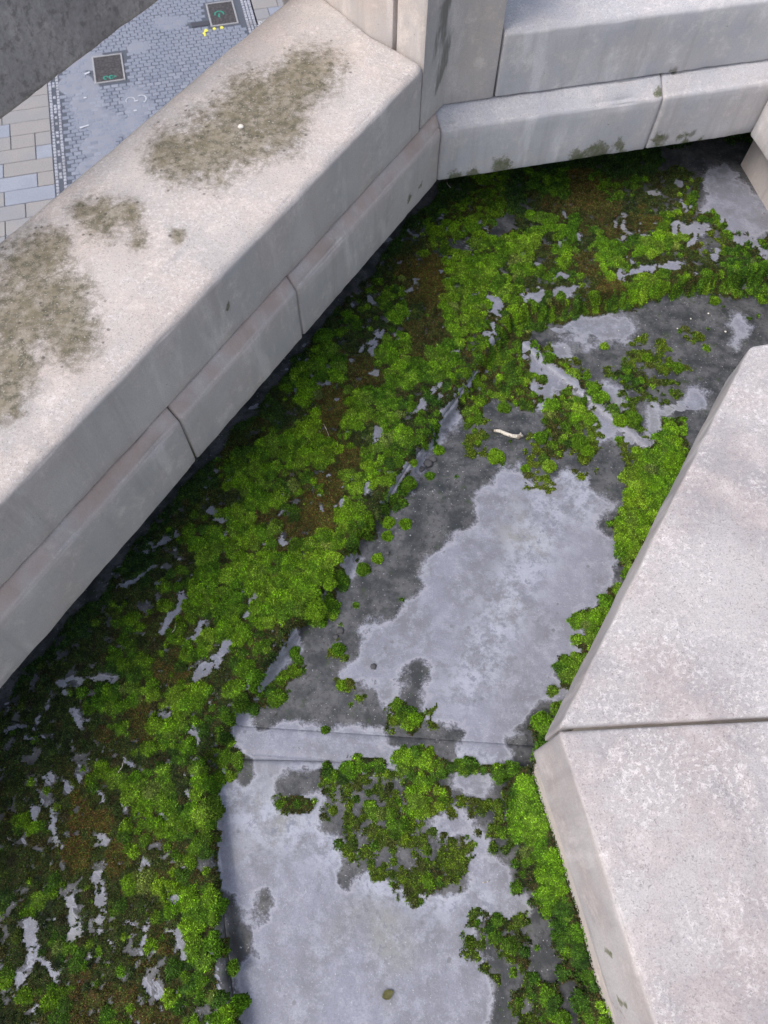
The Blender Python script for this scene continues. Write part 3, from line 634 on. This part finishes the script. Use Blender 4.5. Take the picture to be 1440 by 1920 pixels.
# leafy tips
def tufts(name, P, N, col, length, width, blades, parent=None):
    n = len(P); t1 = np.cross(N, rng.normal(size=(n, 3))); t1 /= np.linalg.norm(t1, axis=1)[:, None]+1e-9; t2 = np.cross(N, t1)
    Vs = []; Cs = []
    for b in range(blades):
        a = 2*math.pi*b/blades + rng.random(n)*1.5; tilt = rng.uniform(.35, 1.15, n); L = length*rng.uniform(.6, 1.35, n)
        d = t1*np.cos(a)[:, None] + t2*np.sin(a)[:, None]; sd_ = np.cross(N, d)
        tip = P + (N*np.cos(tilt)[:, None] + d*np.sin(tilt)[:, None])*L[:, None]
        w = (width*rng.uniform(.7, 1.3, n))[:, None]
        base = P + d*.0006
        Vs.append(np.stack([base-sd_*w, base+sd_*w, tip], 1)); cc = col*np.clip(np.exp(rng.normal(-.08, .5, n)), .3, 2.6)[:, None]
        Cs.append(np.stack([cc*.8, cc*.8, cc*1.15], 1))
    V = np.concatenate(Vs).reshape(-1, 3); F = np.arange(len(V)).reshape(-1, 3)
    me = npmesh(name, V, F); cattr(me, 'col', np.concatenate(Cs).reshape(-1, 3)); return link(name, me, M['moss'], parent)
gz0, gz1 = np.gradient(ZM, RES)
cand = np.argwhere((HM > .001) & vis)
ar = np.sqrt(1 + gz0**2 + gz1**2)[cand[:, 0], cand[:, 1]].clip(1, 6)
keep = cand[rng.choice(len(cand), 400000, p=ar/ar.sum())]
i, j = keep[:, 0], keep[:, 1]; jx, jy = rng.uniform(-.6, .6, (2, len(i)))*RES
P = np.stack([gx[i]+jx, gy[j]+jy, ZM[i, j]+np.clip(gz0[i, j]*jx+gz1[i, j]*jy, -.02, .02)-.0006], -1)
N = np.stack([-gz0[i, j], -gz1[i, j], np.ones(len(i))], -1); N[:, :2] = np.clip(N[:, :2], -1.6, 1.6); N /= np.linalg.norm(N, axis=1)[:, None]
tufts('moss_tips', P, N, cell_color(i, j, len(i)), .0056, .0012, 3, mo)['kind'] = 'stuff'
print('moss cushions', len(CUSH_COL), 'tips', len(i))

# single round cushions that stand by themselves
CUSH = [(930,857,17,'bright round moss cushion on dark stone just below the twig'),(763,907,18,'round moss cushion at the edge of the dark damp strip beside the kerb'),(806,893,9,'tiny moss tuft beside the larger dark clods'),(823,845,11,'moss tuft above the dark clods near the kerb foot'),(776,868,7,'tiny moss tuft at the edge of the pale kerb strip'),
 (728,980,13,'moss tuft in a cluster of three on the damp strip'),(760,983,12,'moss tuft in a cluster of three on the damp strip'),(726,1006,11,'moss tuft in a cluster of three on the damp strip'),(681,1068,14,'one of two neighbouring moss tufts on the damp strip'),(708,1048,11,'one of two neighbouring moss tufts on the damp strip'),(635,1218,13,'lone round moss cushion beside a point of pale bare stone'),(551,1223,12,'moss cushion on the pale strip at the kerb foot'),(618,1095,13,'moss cushion bulging out from the kerb face'),
 (590,1142,24,'large domed moss cushion hugging the foot of the kerb'),(667,1135,6,'tiny sparse moss tuft on the grimy damp strip'),(1085,830,18,'larger of two touching moss cushions on the bare slab'),(1101,847,13,'smaller of two touching moss cushions on the bare slab'),(1029,875,14,'moss cushion on the ragged upper rim of the pale patch'),(1014,822,14,'moss cushion right beside the dark end of the twig'),(985,880,9,'tiny moss tuft on the ragged upper rim of the pale patch'),
 (1163,790,13,'smaller moss cushion of a pair sitting on the raised rib'),(1185,787,17,'larger moss cushion of a pair sitting on the raised rib'),(1160,825,7,'tiny moss tuft on the pale rib flank'),(778,1349,14,'bright moss cushion at the end of a dark streak on the slab'),(757,1404,7,'tiny moss dot just above the lower seam'),(945,765,13,'moss cushion between the big moss patch and the twig'),(525,1508,8,'small moss dot beside a low moss patch on the lower slab'),(612,1435,7,'tiny moss dot in the lower seam'),(433,1455,10,'moss tuft by the kerb corner below the seam'),(1264,868,22,'plump moss cushion pressed against the inner coping edge'),
 (436,1815,11,'small moss tuft in the dark strip below the ledge kerb'),(640,1285,10,'moss tuft in the dark blot of the grimy slab'),(610,1370,8,'moss tuft at the upper rim of the pale seam strip'),(882,790,9,'small moss tuft near the kerb corner beside the twig'),(1133,650,8,'moss tuft on the dark floor beyond the raised rib'),(1213,672,10,'moss tuft on the dark floor beyond the raised rib'),(1270,690,11,'moss tuft on the dark floor beyond the raised rib'),(1340,565,9,'moss tuft close under the mossy step of the far ledge')]
def cushion(u, v, rpx, label):
    p = at(u, v, D_FL); z0 = float(z_all(np.array([p[0]]), np.array([p[1]]))[0]); p = at(u, v, D_FL - z0)
    r = rpx * np.linalg.norm(at(u+1, v, D_FL)[:2]-p[:2])*1.0 if False else rpx*np.linalg.norm(p-np.array([0, 0, CAM_H]))/FPX*.95
    na, nr = 22, 7; ph = random.random()*6
    V = [(0, 0, r*.85)]; 
    for k in range(1, nr+1):
        el = k/nr*math.pi/2*1.08
        for a in range(na):
            t_ = a/na*2*math.pi; lump = 1+.09*math.sin(3*t_+ph)+.06*math.sin(5*t_+ph*2)+random.uniform(-.04, .04)
            V.append((r*math.sin(el)*math.cos(t_)*lump, r*math.sin(el)*math.sin(t_)*lump, r*.85*math.cos(el)*random.uniform(.96, 1.04)))
    V = np.array(V)*.93; F3 = []
    bm = bmesh.new(); vs = [bm.verts.new(c) for c in V]
    for a in range(na):
        bm.faces.new((vs[0], vs[1+a], vs[1+(a+1) % na]))
        for k in range(nr-1):
            b0 = 1+k*na; b1 = b0+na; bm.faces.new((vs[b0+a], vs[b1+a], vs[b1+(a+1) % na], vs[b0+(a+1) % na]))
    me = bpy.data.meshes.new('moss_cushion'); bm.normal_update(); bm.to_mesh(me); bm.free()
    c = np.array(random.choice(PAL[2] + PAL[3][:2])); cattr(me, 'col', np.repeat(c[None]*.35, len(V), 0))  # body colour darkened to paint in the cushion's shading
    o = link('moss_cushion', me, M['moss'], None, True); o.location = (p[0], p[1], z0-.002)
    n = int(420*(r/.02)**2)
    d = rng.normal(size=(n*2, 3)); d[:, 2] = np.abs(d[:, 2]); d /= np.linalg.norm(d, axis=1)[:, None]; d = d[:n]
    th = np.arctan2(d[:, 1], d[:, 0]); lump = 1+.09*np.sin(3*th+ph)+.06*np.sin(5*th+ph*2)
    Pq = d*np.array([r, r, r*.85])*.93*lump[:, None]**np.array([1, 1, 0])
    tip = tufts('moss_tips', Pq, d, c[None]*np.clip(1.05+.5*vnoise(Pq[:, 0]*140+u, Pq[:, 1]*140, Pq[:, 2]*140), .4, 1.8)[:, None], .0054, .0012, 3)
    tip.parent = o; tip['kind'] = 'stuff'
    tag(o, label or 'small green moss cushion alone on bare damp stone', 'moss cushion', 'lone moss cushions on the bare floor')
for a in CUSH: cushion(*a)

# ------------------------------------------------------------------ small things lying about
t = NT('twig_bark', .7, .2); t.color(t.mix(t.ramp(t.noise(90, 4), .45, .6), (.62, .58, .50), (.22, .19, .15))); t.bump(t.noise(160, 4), .5, .002); M['twig'] = t.m
t = NT('twig_end', .8, .2); t.color((.05, .045, .04)); M['twig_end'] = t.m
def tube(name, pts, radii, mat, parent=None, k=10):
    pts = [np.array(p, float) for p in pts]; V = []; F = []
    for q, p in enumerate(pts):
        d = pts[min(q+1, len(pts)-1)] - pts[max(q-1, 0)]; d /= np.linalg.norm(d); s1 = np.cross(d, (0, 0, 1.0)); s1 /= np.linalg.norm(s1); s2 = np.cross(s1, d)
        for a in range(k):
            t_ = a/k*2*math.pi; rr = radii[q]*(1+.12*math.sin(3*t_+q)); V.append(p + s1*math.cos(t_)*rr + s2*math.sin(t_)*rr)
    for q in range(len(pts)-1):
        for a in range(k): F.append((q*k+a, q*k+(a+1) % k, (q+1)*k+(a+1) % k, (q+1)*k+a))
    me = npmesh(name, V, F); bm = bmesh.new(); bm.from_mesh(me); bm.verts.ensure_lookup_table()
    bm.faces.new([bm.verts[a] for a in range(k)]); bm.faces.new([bm.verts[len(V)-k+a] for a in range(k)])
    bmesh.ops.recalc_face_normals(bm, faces=bm.faces[:]); bm.to_mesh(me); bm.free()
    return link(name, me, mat, parent, True)
def fp(u, v, lift=0.0):
    p = at(u, v, D_FL); z = float(z_all(np.array([p[0]]), np.array([p[1]]))[0]); p = at(u, v, D_FL-z-lift); return p
tw = fp(952, 815)
root = empty('twig', tw, 'short pale broken twig with dark ends on the grimy slab', 'twig')
tube('stem', [fp(926, 808, .006), fp(936, 808, .007), fp(948, 813, .007), fp(960, 817, .008), fp(972, 819, .009), fp(980, 817, .009)], [.0045, .0062, .0066, .0068, .0085, .006], M['twig'], root)
tube('side_stub', [fp(972, 818, .010), fp(977, 812, .013)], [.005, .0035], M['twig'], root, 8)
tube('broken_end', [fp(979, 817, .008), fp(986, 818, .007)], [.0052, .0035], M['twig_end'], root, 8)
tube('broken_end', [fp(925, 808, .006), fp(922, 806, .006)], [.0042, .003], M['twig_end'], root, 8)
t = NT('leaf', .6, .3); t.color(t.mix(t.noise(120), (.13, .14, .05), (.24, .22, .09))); M['leaf'] = t.m
def leaf(u, v, L, W, rot, label, mat):
    c = fp(u, v); bm = bmesh.new(); top = []; 
    prof = [(-1, 0), (-.7, .55), (-.2, .95), (.3, .8), (.75, .4), (1, 0)]
    mid = [bm.verts.new((x*L, 0, .004+.003*abs(x))) for x, w in prof]
    for s in (-1, 1):
        e = [mid[0]]+[bm.verts.new((x*L, s*w*W, .010-.004*x*x)) for x, w in prof[1:-1]]+[mid[-1]]
        for q in range(len(prof)-1):
            f = [mid[q], mid[q+1], e[q+1], e[q]]; f2 = []
            for w_ in f:
                if w_ not in f2: f2.append(w_)
            bm.faces.new(f2)
    r = bmesh.ops.solidify(bm, geom=bm.faces[:], thickness=.0008)
    bmesh.ops.recalc_face_normals(bm, faces=bm.faces[:])
    me = bpy.data.meshes.new('fallen_leaf'); bm.to_mesh(me); bm.free(); o = link('fallen_leaf', me, mat, None, True)
    o.location = (c[0], c[1], c[2]-.002); o.rotation_euler = (0, 0, rot); return tag(o, label, 'leaf')
leaf(727, 1864, .016, .012, .5, 'curled olive leaf lying on the pale bare slab', M['leaf'])
for (x0, y0, x1, y1) in [(607,795,617,818),(222,1448,232,1424),(905,1655,918,1650),(330,1168,322,1186),(845,352,838,338),(1012,1572,1040,1580)]:
    mx, my = (x0+x1)/2+random.uniform(-3, 3), (y0+y1)/2+random.uniform(-3, 3)
    o = tube('dry_stalk', [fp(x0, y0, .016), fp(mx, my, .022), fp(x1, y1, .018)], [.0012, .0011, .0007], M['twig'], None, 6)
    tag(o, 'thin pale dry stalk lying on the moss', 'stalk', 'dry stalks on the moss')
t = NT('white_chip', .6, .3); t.color((.72, .68, .62)); M['chip'] = t.m
def pebble(u, v, depth, r, label, group=None, mat='chip'):
    p = at(u, v, depth) if depth else fp(u, v)
    bm = bmesh.new(); bmesh.ops.create_icosphere(bm, subdivisions=2, radius=r)
    for q in bm.verts: q.co *= random.uniform(.8, 1.15); q.co.z *= .5
    me = bpy.data.meshes.new('stone_chip'); bm.to_mesh(me); bm.free(); o = link('stone_chip', me, M[mat], None, True)
    o.location = (p[0], p[1], p[2]+r*.35); o.rotation_euler = (0, 0, random.random()*6); return tag(o, label, 'stone chip', group)
pebble(452, 239, D_TOP-.011, .009, 'cream white chip lying on the lichen of the parapet top')
for (u, v) in [(1197,631),(1295,598),(1270,616),(1328,588),(1238,650),(1192,690),(1360,622),(1058,652),(1160,620),(990,1435),(1019,1512)]:
    pebble(u, v, 0, random.uniform(.002, .0042), 'tiny white stone chip on the dark damp floor', 'tiny white chips on the floor')
t = NT('dark_grit', .8, .3); t.color(t.mix(t.noise(100), (.05, .05, .055), (.12, .12, .125))); M['grit'] = t.m
for (u, v, r) in [(638,1183,.012),(630,1195,.009),(803,870,.016),(812,862,.013),(790,880,.011),(775,978,.006),(727,1037,.007),(700,1250,.010)]:
    pebble(u, v, 0, r, 'dark grit clod on the damp strip beside the kerb', 'dark clods on the damp strip', 'grit')

# ------------------------------------------------------------------ the street far below
D_ST = 13.0; Z_ST = CAM_H - D_ST
AS = math.radians(-15.5); O_ST = at(103, 330, D_ST)
def ST_(tt, cc, z=0.0):
    return np.array([O_ST[0] + tt*math.sin(AS) + cc*math.cos(AS), O_ST[1] + tt*math.cos(AS) - cc*math.sin(AS), Z_ST + z])
ROT_S = -AS                                     # local y runs along the street
t = NT('ground_tarmac', .9, .2); t.color(t.mix(t.noise(2, 6), (.05, .05, .053), (.09, .088, .086))); M['ground'] = t.m
g = npmesh('ground', [(-900, -900, Z_ST-.25), (900, -900, Z_ST-.25), (900, 900, Z_ST-.25), (-900, 900, Z_ST-.25)], [(0, 1, 2, 3)])
tag(link('ground', g, M['ground']), kind='structure')
def sett_mat(name, a, b, c):
    t = NT(name, .6, .4); col = t.mix(t.rnd(), a, b); col = t.mix(t.ramp(t.noise(1.1, 4), .45, .65), col, c)
    t.color(t.mix(t.ramp(t.noise(30, 4), .4, .7, 0, .4), col, tuple(x*.6 for x in a))); t.bump(t.noise(40, 4), .4, .01); return t.m
M['sett'] = sett_mat('sett_granite', (.18, .20, .255), (.26, .28, .335), (.21, .235, .295))
M['sett_pale'] = sett_mat('sett_pale_granite', (.30, .31, .36), (.42, .43, .48), (.28, .28, .31))
M['flag'] = sett_mat('flag_sandstone', (.29, .275, .265), (.26, .262, .28), (.30, .285, .275))
M['flag_blue'] = sett_mat('flag_bluestone', (.27, .29, .35), (.30, .32, .37), (.26, .28, .33))
t = NT('joint_bed', .9, .2); fz = t.attr('fill'); t.color(t.mix(t.ramp(t.math('ADD', fz, t.math('MULTIPLY', t.math('SUBTRACT', t.noise(6, 5), .5), .6)), .35, .6), t.mix(t.noise(8, 4), (.075, .085, .11), (.11, .12, .145)), t.mix(t.noise(5, 5, .6), (.20, .215, .255), (.27, .28, .32)))); t.bump(t.noise(30, 5), .5, .01); M['bed'] = t.m
C0, C1_ = .30, 5.80                            # carriageway between its two edge strips
FILLS = [((2.6,1.0),.55,1.3),((1.7,1.35),.55,.9),((.9,1.2),.5,.9),((3.6,.75),.5,.7),((4.6,1.0),.7,.5),((2.4,2.3),.45,.8),((1.4,2.2),.5,.6),((5.9,3.6),.7,.4),((4.9,2.6),.35,.35),((.2,1.0),.5,.4)]
def fill(tt, cc):
    r = np.zeros(np.shape(tt))
    for (a, b), rc, rt in FILLS:
        d = np.hypot((tt-a)/rt, (cc-b)/rc); r = np.maximum(r, 1-sstep(.5, 1.25, d + .35*fbm(np.asarray(tt)*2.2, np.asarray(cc)*2.2, 3.0, 3)))
    return r
road_rt = empty('road', ST_(3, 3), kind='structure')
tt, cc = np.meshgrid(np.arange(-9, 13, .07), np.arange(-.02, 6.12, .07), indexing='ij'); fl_ = fill(tt, cc)
base = np.array([ST_(0, 0)]); V = np.stack([O_ST[0]+tt*math.sin(AS)+cc*math.cos(AS), O_ST[1]+tt*math.cos(AS)-cc*math.sin(AS), Z_ST-.016+.0135*fl_+.002*fbm(tt*3, cc*3)], -1).reshape(-1, 3)
n = tt.shape[1]; i = np.arange(tt.shape[0]-1)[:, None]*n; j = np.arange(n-1)[None]
F = np.stack([i+j, i+j+1, i+n+j+1, i+n+j], -1).reshape(-1, 4)[:, ::-1]
me = npmesh('joint_bed', V, F); fattr(me, 'fill', fl_.ravel()); link('joint_bed', me, M['bed'], road_rt)
def brick_mesh(name, w, l, h, bev):
    bm = bmesh.new(); bmesh.ops.create_cube(bm, size=1)
    for q in bm.verts: q.co.x *= w; q.co.y *= l; q.co.z = q.co.z*h - h/2
    top = [e for e in bm.edges if all(v.co.z > -h*.3 for v in e.verts)]
    bmesh.ops.bevel(bm, geom=top, offset=bev, segments=1, affect='EDGES')
    me = bpy.data.meshes.new(name); bm.to_mesh(me); bm.free(); return me
SET_L, SET_W = .215, .150
sett_me = [brick_mesh('sett', SET_L-.014+random.uniform(-.012, .004), SET_W-.016+random.uniform(-.008, .004), .09, .014) for _ in range(6)]
for m_ in sett_me: m_.materials.append(M['sett'])
HOLES = [(3.45, 4.78, 1.22, 2.14), (5.38, 6.62, 4.74, 5.64), (5.50, 5.76, 4.20, 4.74)]
setts = []
r = 0; tcur = -7.5
while tcur < 11:
    off = (r % 2)*SET_L*.5 + random.uniform(-.03, .03); c_ = C0 + off - SET_L*.5
    while c_ < C1_:
        L = SET_L
        mid = c_ + L/2
        if C0+.08 < mid < C1_-.08 and not any(a-.06 < tcur < b+.06 and c-.09 < mid < d+.09 for a, b, c, d in HOLES):
            setts.append((tcur+random.uniform(-.006, .006), mid, random.uniform(-.05, .05), random.uniform(-.006, .004)))
        c_ += L
    tcur += SET_W; r += 1
def lint_hidden(u, v): return v < 213 - u*.735
def par_hidden(u, v): return v > 440 - u*.81
rank = []
for q, (a, b, ro, dz) in enumerate(setts):
    P_ = ST_(a, b); u, v = PROJ(P_)
    inview = (-10 < u < 560 and -12 < v < 450 and not lint_hidden(u+8, v+8) and not par_hidden(u-8, v-8))
    rank.append((0 if inview else 1, np.linalg.norm(P_-np.array([0, 0, CAM_H])), q))
rank.sort(); single = set(q for *_, q in rank[:300])
rv = []; rf = []
for q, (a, b, ro, dz) in enumerate(setts):
    m_ = sett_me[q % 6]; loc = ST_(a, b, dz)
    if q in single:
        o = bpy.data.objects.new('sett', m_); C.objects.link(o); o.parent = road_rt; o.matrix_parent_inverse = Matrix.Translation(-Vector(road_rt.location))
        o.location = loc; o.rotation_euler = (0, 0, ROT_S+ro)
    else:
        cs, sn = math.cos(ROT_S+ro), math.sin(ROT_S+ro); nb = len(rv)
        for w_ in m_.vertices: x, y, z = w_.co; rv.append((loc[0]+x*cs-y*sn, loc[1]+x*sn+y*cs, loc[2]+z))
        for p_ in m_.polygons: rf.append([nb+k for k in p_.vertices])
me = bpy.data.meshes.new('sett_field'); me.from_pydata(rv, [], rf); me.update(); link('sett_field', me, M['sett'], road_rt)['kind'] = 'stuff'
# edge strips of small pale setts
small = brick_mesh('edge_sett', .085, .105, .08, .012); small.materials.append(M['sett_pale'])
sv = []; sf = []
for c_ in (.045, .145, .245, 5.86, 5.96, 6.06):
    a = -6.0 + random.random()*.1
    while a < 11:
        if not (c_ in (.145,) and random.random() < .45):
            loc = ST_(a, c_, random.uniform(-.004, .006)); cs, sn = math.cos(ROT_S), math.sin(ROT_S); nb = len(sv); k = random.uniform(.8, 1.0)
            for w_ in small.vertices: x, y, z = w_.co; sv.append((loc[0]+(x*cs-y*sn)*k, loc[1]+(x*sn+y*cs)*k, loc[2]+z))
            for p_ in small.polygons: sf.append([nb+q for q in p_.vertices])
        a += .125
me = bpy.data.meshes.new('edge_setts'); me.from_pydata(sv, [], sf); me.update(); link('edge_setts', me, M['sett_pale'], road_rt)['kind'] = 'stuff'
# pavements of stone flags
def pavement(sign, c_edge, width):
    pv = empty('pavement', ST_(2, c_edge+sign*1.0), kind='structure')
    bme = npmesh('joint_bed', [ST_(-9, c_edge, -.03), ST_(-9, c_edge+sign*width, -.03), ST_(12, c_edge+sign*width, -.03), ST_(12, c_edge, -.03)], [(0, 1, 2, 3)])
    fattr(bme, 'fill', np.zeros(4)); link('joint_bed', bme, M['bed'], pv)
    rows = 3.37; a = rows - .523*14
    while a < 10:
        c_ = 0.0; first = True
        while c_ < width-.3:
            L = random.choice([.62, .8, .95, 1.15, 1.25])
            if first: L = random.choice([.42, .75, 1.05, 1.25]); first = False
            m_ = brick_mesh('flagstone', L-.018, .523-.018, .06, .008); m_.materials.append(M['flag_blue'] if random.random() < .22 else M['flag'])
            o = bpy.data.objects.new('flagstone', m_); C.objects.link(o); o.parent = pv; o.matrix_parent_inverse = Matrix.Translation(-Vector(pv.location))
            o.location = ST_(a+.26, c_edge+sign*(c_+L/2), random.uniform(-.003, .004)); o.rotation_euler = (0, 0, ROT_S)
            c_ += L
        a += .523
pavement(-1, -.015, 3.2); pavement(1, 6.14, 2.6)
# inspection covers
t = NT('cover_plate', .7, .3); t.color(t.mix(t.ramp(t.noise(14, 5), .4, .65), (.045, .042, .045), (.085, .078, .08))); t.bump(t.voro(28), .5, .01); M['cover'] = t.m
t = NT('cover_frame', .7, .3); t.color(t.mix(t.noise(12, 4), (.24, .24, .25), (.36, .36, .37))); M['frame'] = t.m
def paint(name, rgb):
    t = NT(name, .7, .3); t.color(rgb); return t.m
M['p_green'] = paint('paint_turquoise', (.03, .26, .19)); M['p_yellow'] = paint('paint_yellow', (.70, .66, .10)); M['p_white'] = paint('paint_white', (.50, .52, .57)); M['patch'] = paint('tar_patch', (.06, .062, .075)); M['p_red'] = paint('paint_red', (.42, .14, .13))
def box(name, t0, t1, c0, c1, z0, z1, mat, parent, bev=.006):
    m_ = brick_mesh(name, c1-c0, t1-t0, z1-z0, bev); o = link(name, m_, mat)
    if parent: o.parent = parent; o.matrix_parent_inverse = Matrix.Translation(-Vector(parent.location))
    o.location = ST_((t0+t1)/2, (c0+c1)/2, z1); o.rotation_euler = (0, 0, ROT_S); return o
def cover(t0, t1, c0, c1, label, two):
    rt = empty('inspection_cover', ST_((t0+t1)/2, (c0+c1)/2), label, 'manhole cover', 'inspection covers in the cobbled street')
    w = .05
    for a in ((t0, t0+w, c0, c1), (t1-w, t1, c0, c1), (t0+w+.002, t1-w-.002, c0, c0+w), (t0+w+.002, t1-w-.002, c1-w, c1)): box('frame_bar', *a, -.05, .012, M['frame'], rt)
    m_ = (t0+t1)/2
    if two:
        box('plate', t0+w+.006, m_-.004, c0+w+.006, c1-w-.006, -.05, .004, M['cover'], rt); box('plate', m_+.004, t1-w-.006, c0+w+.006, c1-w-.006, -.05, .004, M['cover'], rt)
    else: box('plate', t0+w+.006, t1-w-.006, c0+w+.006, c1-w-.006, -.05, .004, M['cover'], rt)
    return rt
cv1 = cover(3.50, 4.74, 1.26, 2.11, 'dark two-leaf inspection cover set amid the open cobbles, green scribble at its edge', True)
cv2 = cover(5.41, 6.60, 4.77, 5.60, 'dark single inspection cover with green squiggle next to yellow paint dots', False)
def stroke(name, pts, w, z, mat, parent):
    pts = [np.array(p, float) for p in pts]; V = []; F = []
    for q, p in enumerate(pts):
        d = pts[min(q+1, len(pts)-1)]-pts[max(q-1, 0)]; d /= np.linalg.norm(d)+1e-9; nn = np.array([-d[1], d[0]]); ww = w*random.uniform(.7, 1.2)
        V += [ST_(*(p-nn*ww), z), ST_(*(p+nn*ww), z)]
    for q in range(len(pts)-1): F.append((2*q, 2*q+1, 2*q+3, 2*q+2))
    me = npmesh(name, V, F); return link(name, me, mat, parent)
def arc(t0, c0, rt, rc, a0, a1, k=9): return [(t0+rt*math.sin(a0+(a1-a0)*i/k), c0+rc*math.cos(a0+(a1-a0)*i/k)) for i in range(k+1)]
stroke('paint_mark', arc(5.98, 5.10, .14, .13, -.4, 3.4), .022, .008, M['p_green'], cv2)
stroke('paint_mark', [(6.0, 5.10), (5.86, 5.07), (5.80, 5.09)], .022, .009, M['p_green'], cv2)
stroke('paint_mark', arc(3.70, 1.58, .07, .06, 0, 5.0), .020, .008, M['p_green'], cv1); stroke('paint_mark', arc(3.70, 1.73, .07, .05, .5, 5.6), .020, .009, M['p_green'], cv1)
stroke('paint_mark', [(3.66, 1.80), (3.74, 1.84), (3.68, 1.86)], .018, .008, M['p_green'], cv1)
def dot(tc, cc_, r, mat='p_yellow', z=.012):
    V = [ST_(tc, cc_, z)]+[ST_(tc+r*1.3*math.sin(a)*random.uniform(.75, 1.2), cc_+r*math.cos(a)*random.uniform(.75, 1.2), z) for a in np.linspace(0, 2*math.pi, 14)[:-1]]
    link('paint_mark', npmesh('paint_mark', V, [(0, 1+k, 1+(k+1) % 13) for k in range(13)]), M[mat], road_rt)
dot(5.28, 4.85, .05); dot(5.29, 5.07, .055); dot(5.24, 4.60, .06); dot(5.12, 4.52, .04); dot(5.02, 4.54, .03)
stroke('paint_mark', [(5.2, 4.55), (5.0, 4.54)], .025, .013, M['p_yellow'], road_rt)
box('tar_patch', 5.52, 5.74, 4.22, 4.75, -.05, .006, M['patch'], road_rt)
for (a, b, c, d) in [(1.72,.74,1.78,.98),(3.98,1.02,4.06,1.16),(2.95,.92,2.95,1.0),(2.5,2.25,2.5,2.35),(2.1,2.2,2.1,2.28)]:
    stroke('chalk_mark', [(a, b), ((a+c)/2, (b+d)/2), (c, d)], .03, .013, M['p_white'], road_rt)
stroke('chalk_mark', arc(2.55, 2.45, .16, .13, -1.2, 2.2), .014, .0135, M['p_white'], road_rt)
stroke('chalk_mark', arc(2.55, 2.15, .14, .12, -.3, 3.6), .010, .0135, M['p_white'], road_rt)
for c_ in (6.22, 6.36, 6.50): stroke('chalk_mark', arc(5.25, c_, .07, .05, 0, 6.2), .016, .014, M['p_white'], road_rt)
stroke('chalk_mark', [(5.14, 6.1), (5.16, 6.35), (5.15, 6.56)], .018, .014, M['p_white'], road_rt)

# ------------------------------------------------------------------ the tower that carries all this
tw_rt = empty('stone_tower', (0.6, 1.2, Z_ST), 'tall pale stone tower body below the parapets, standing on the street', 'tower')
poly = [xy(-2.2, -1.58), xy(2.15, -1.58), xy(.85, NR_OUT+.05, Q), xy(3.2, NR_OUT+.05, Q), xy(3.2, .4, Q), xy(-.2, 2.6), xy(-2.2, 2.2)]
prism('shaft', poly, Z_ST-.25, -.031, M['stone'], tw_rt, .02, 2.0)
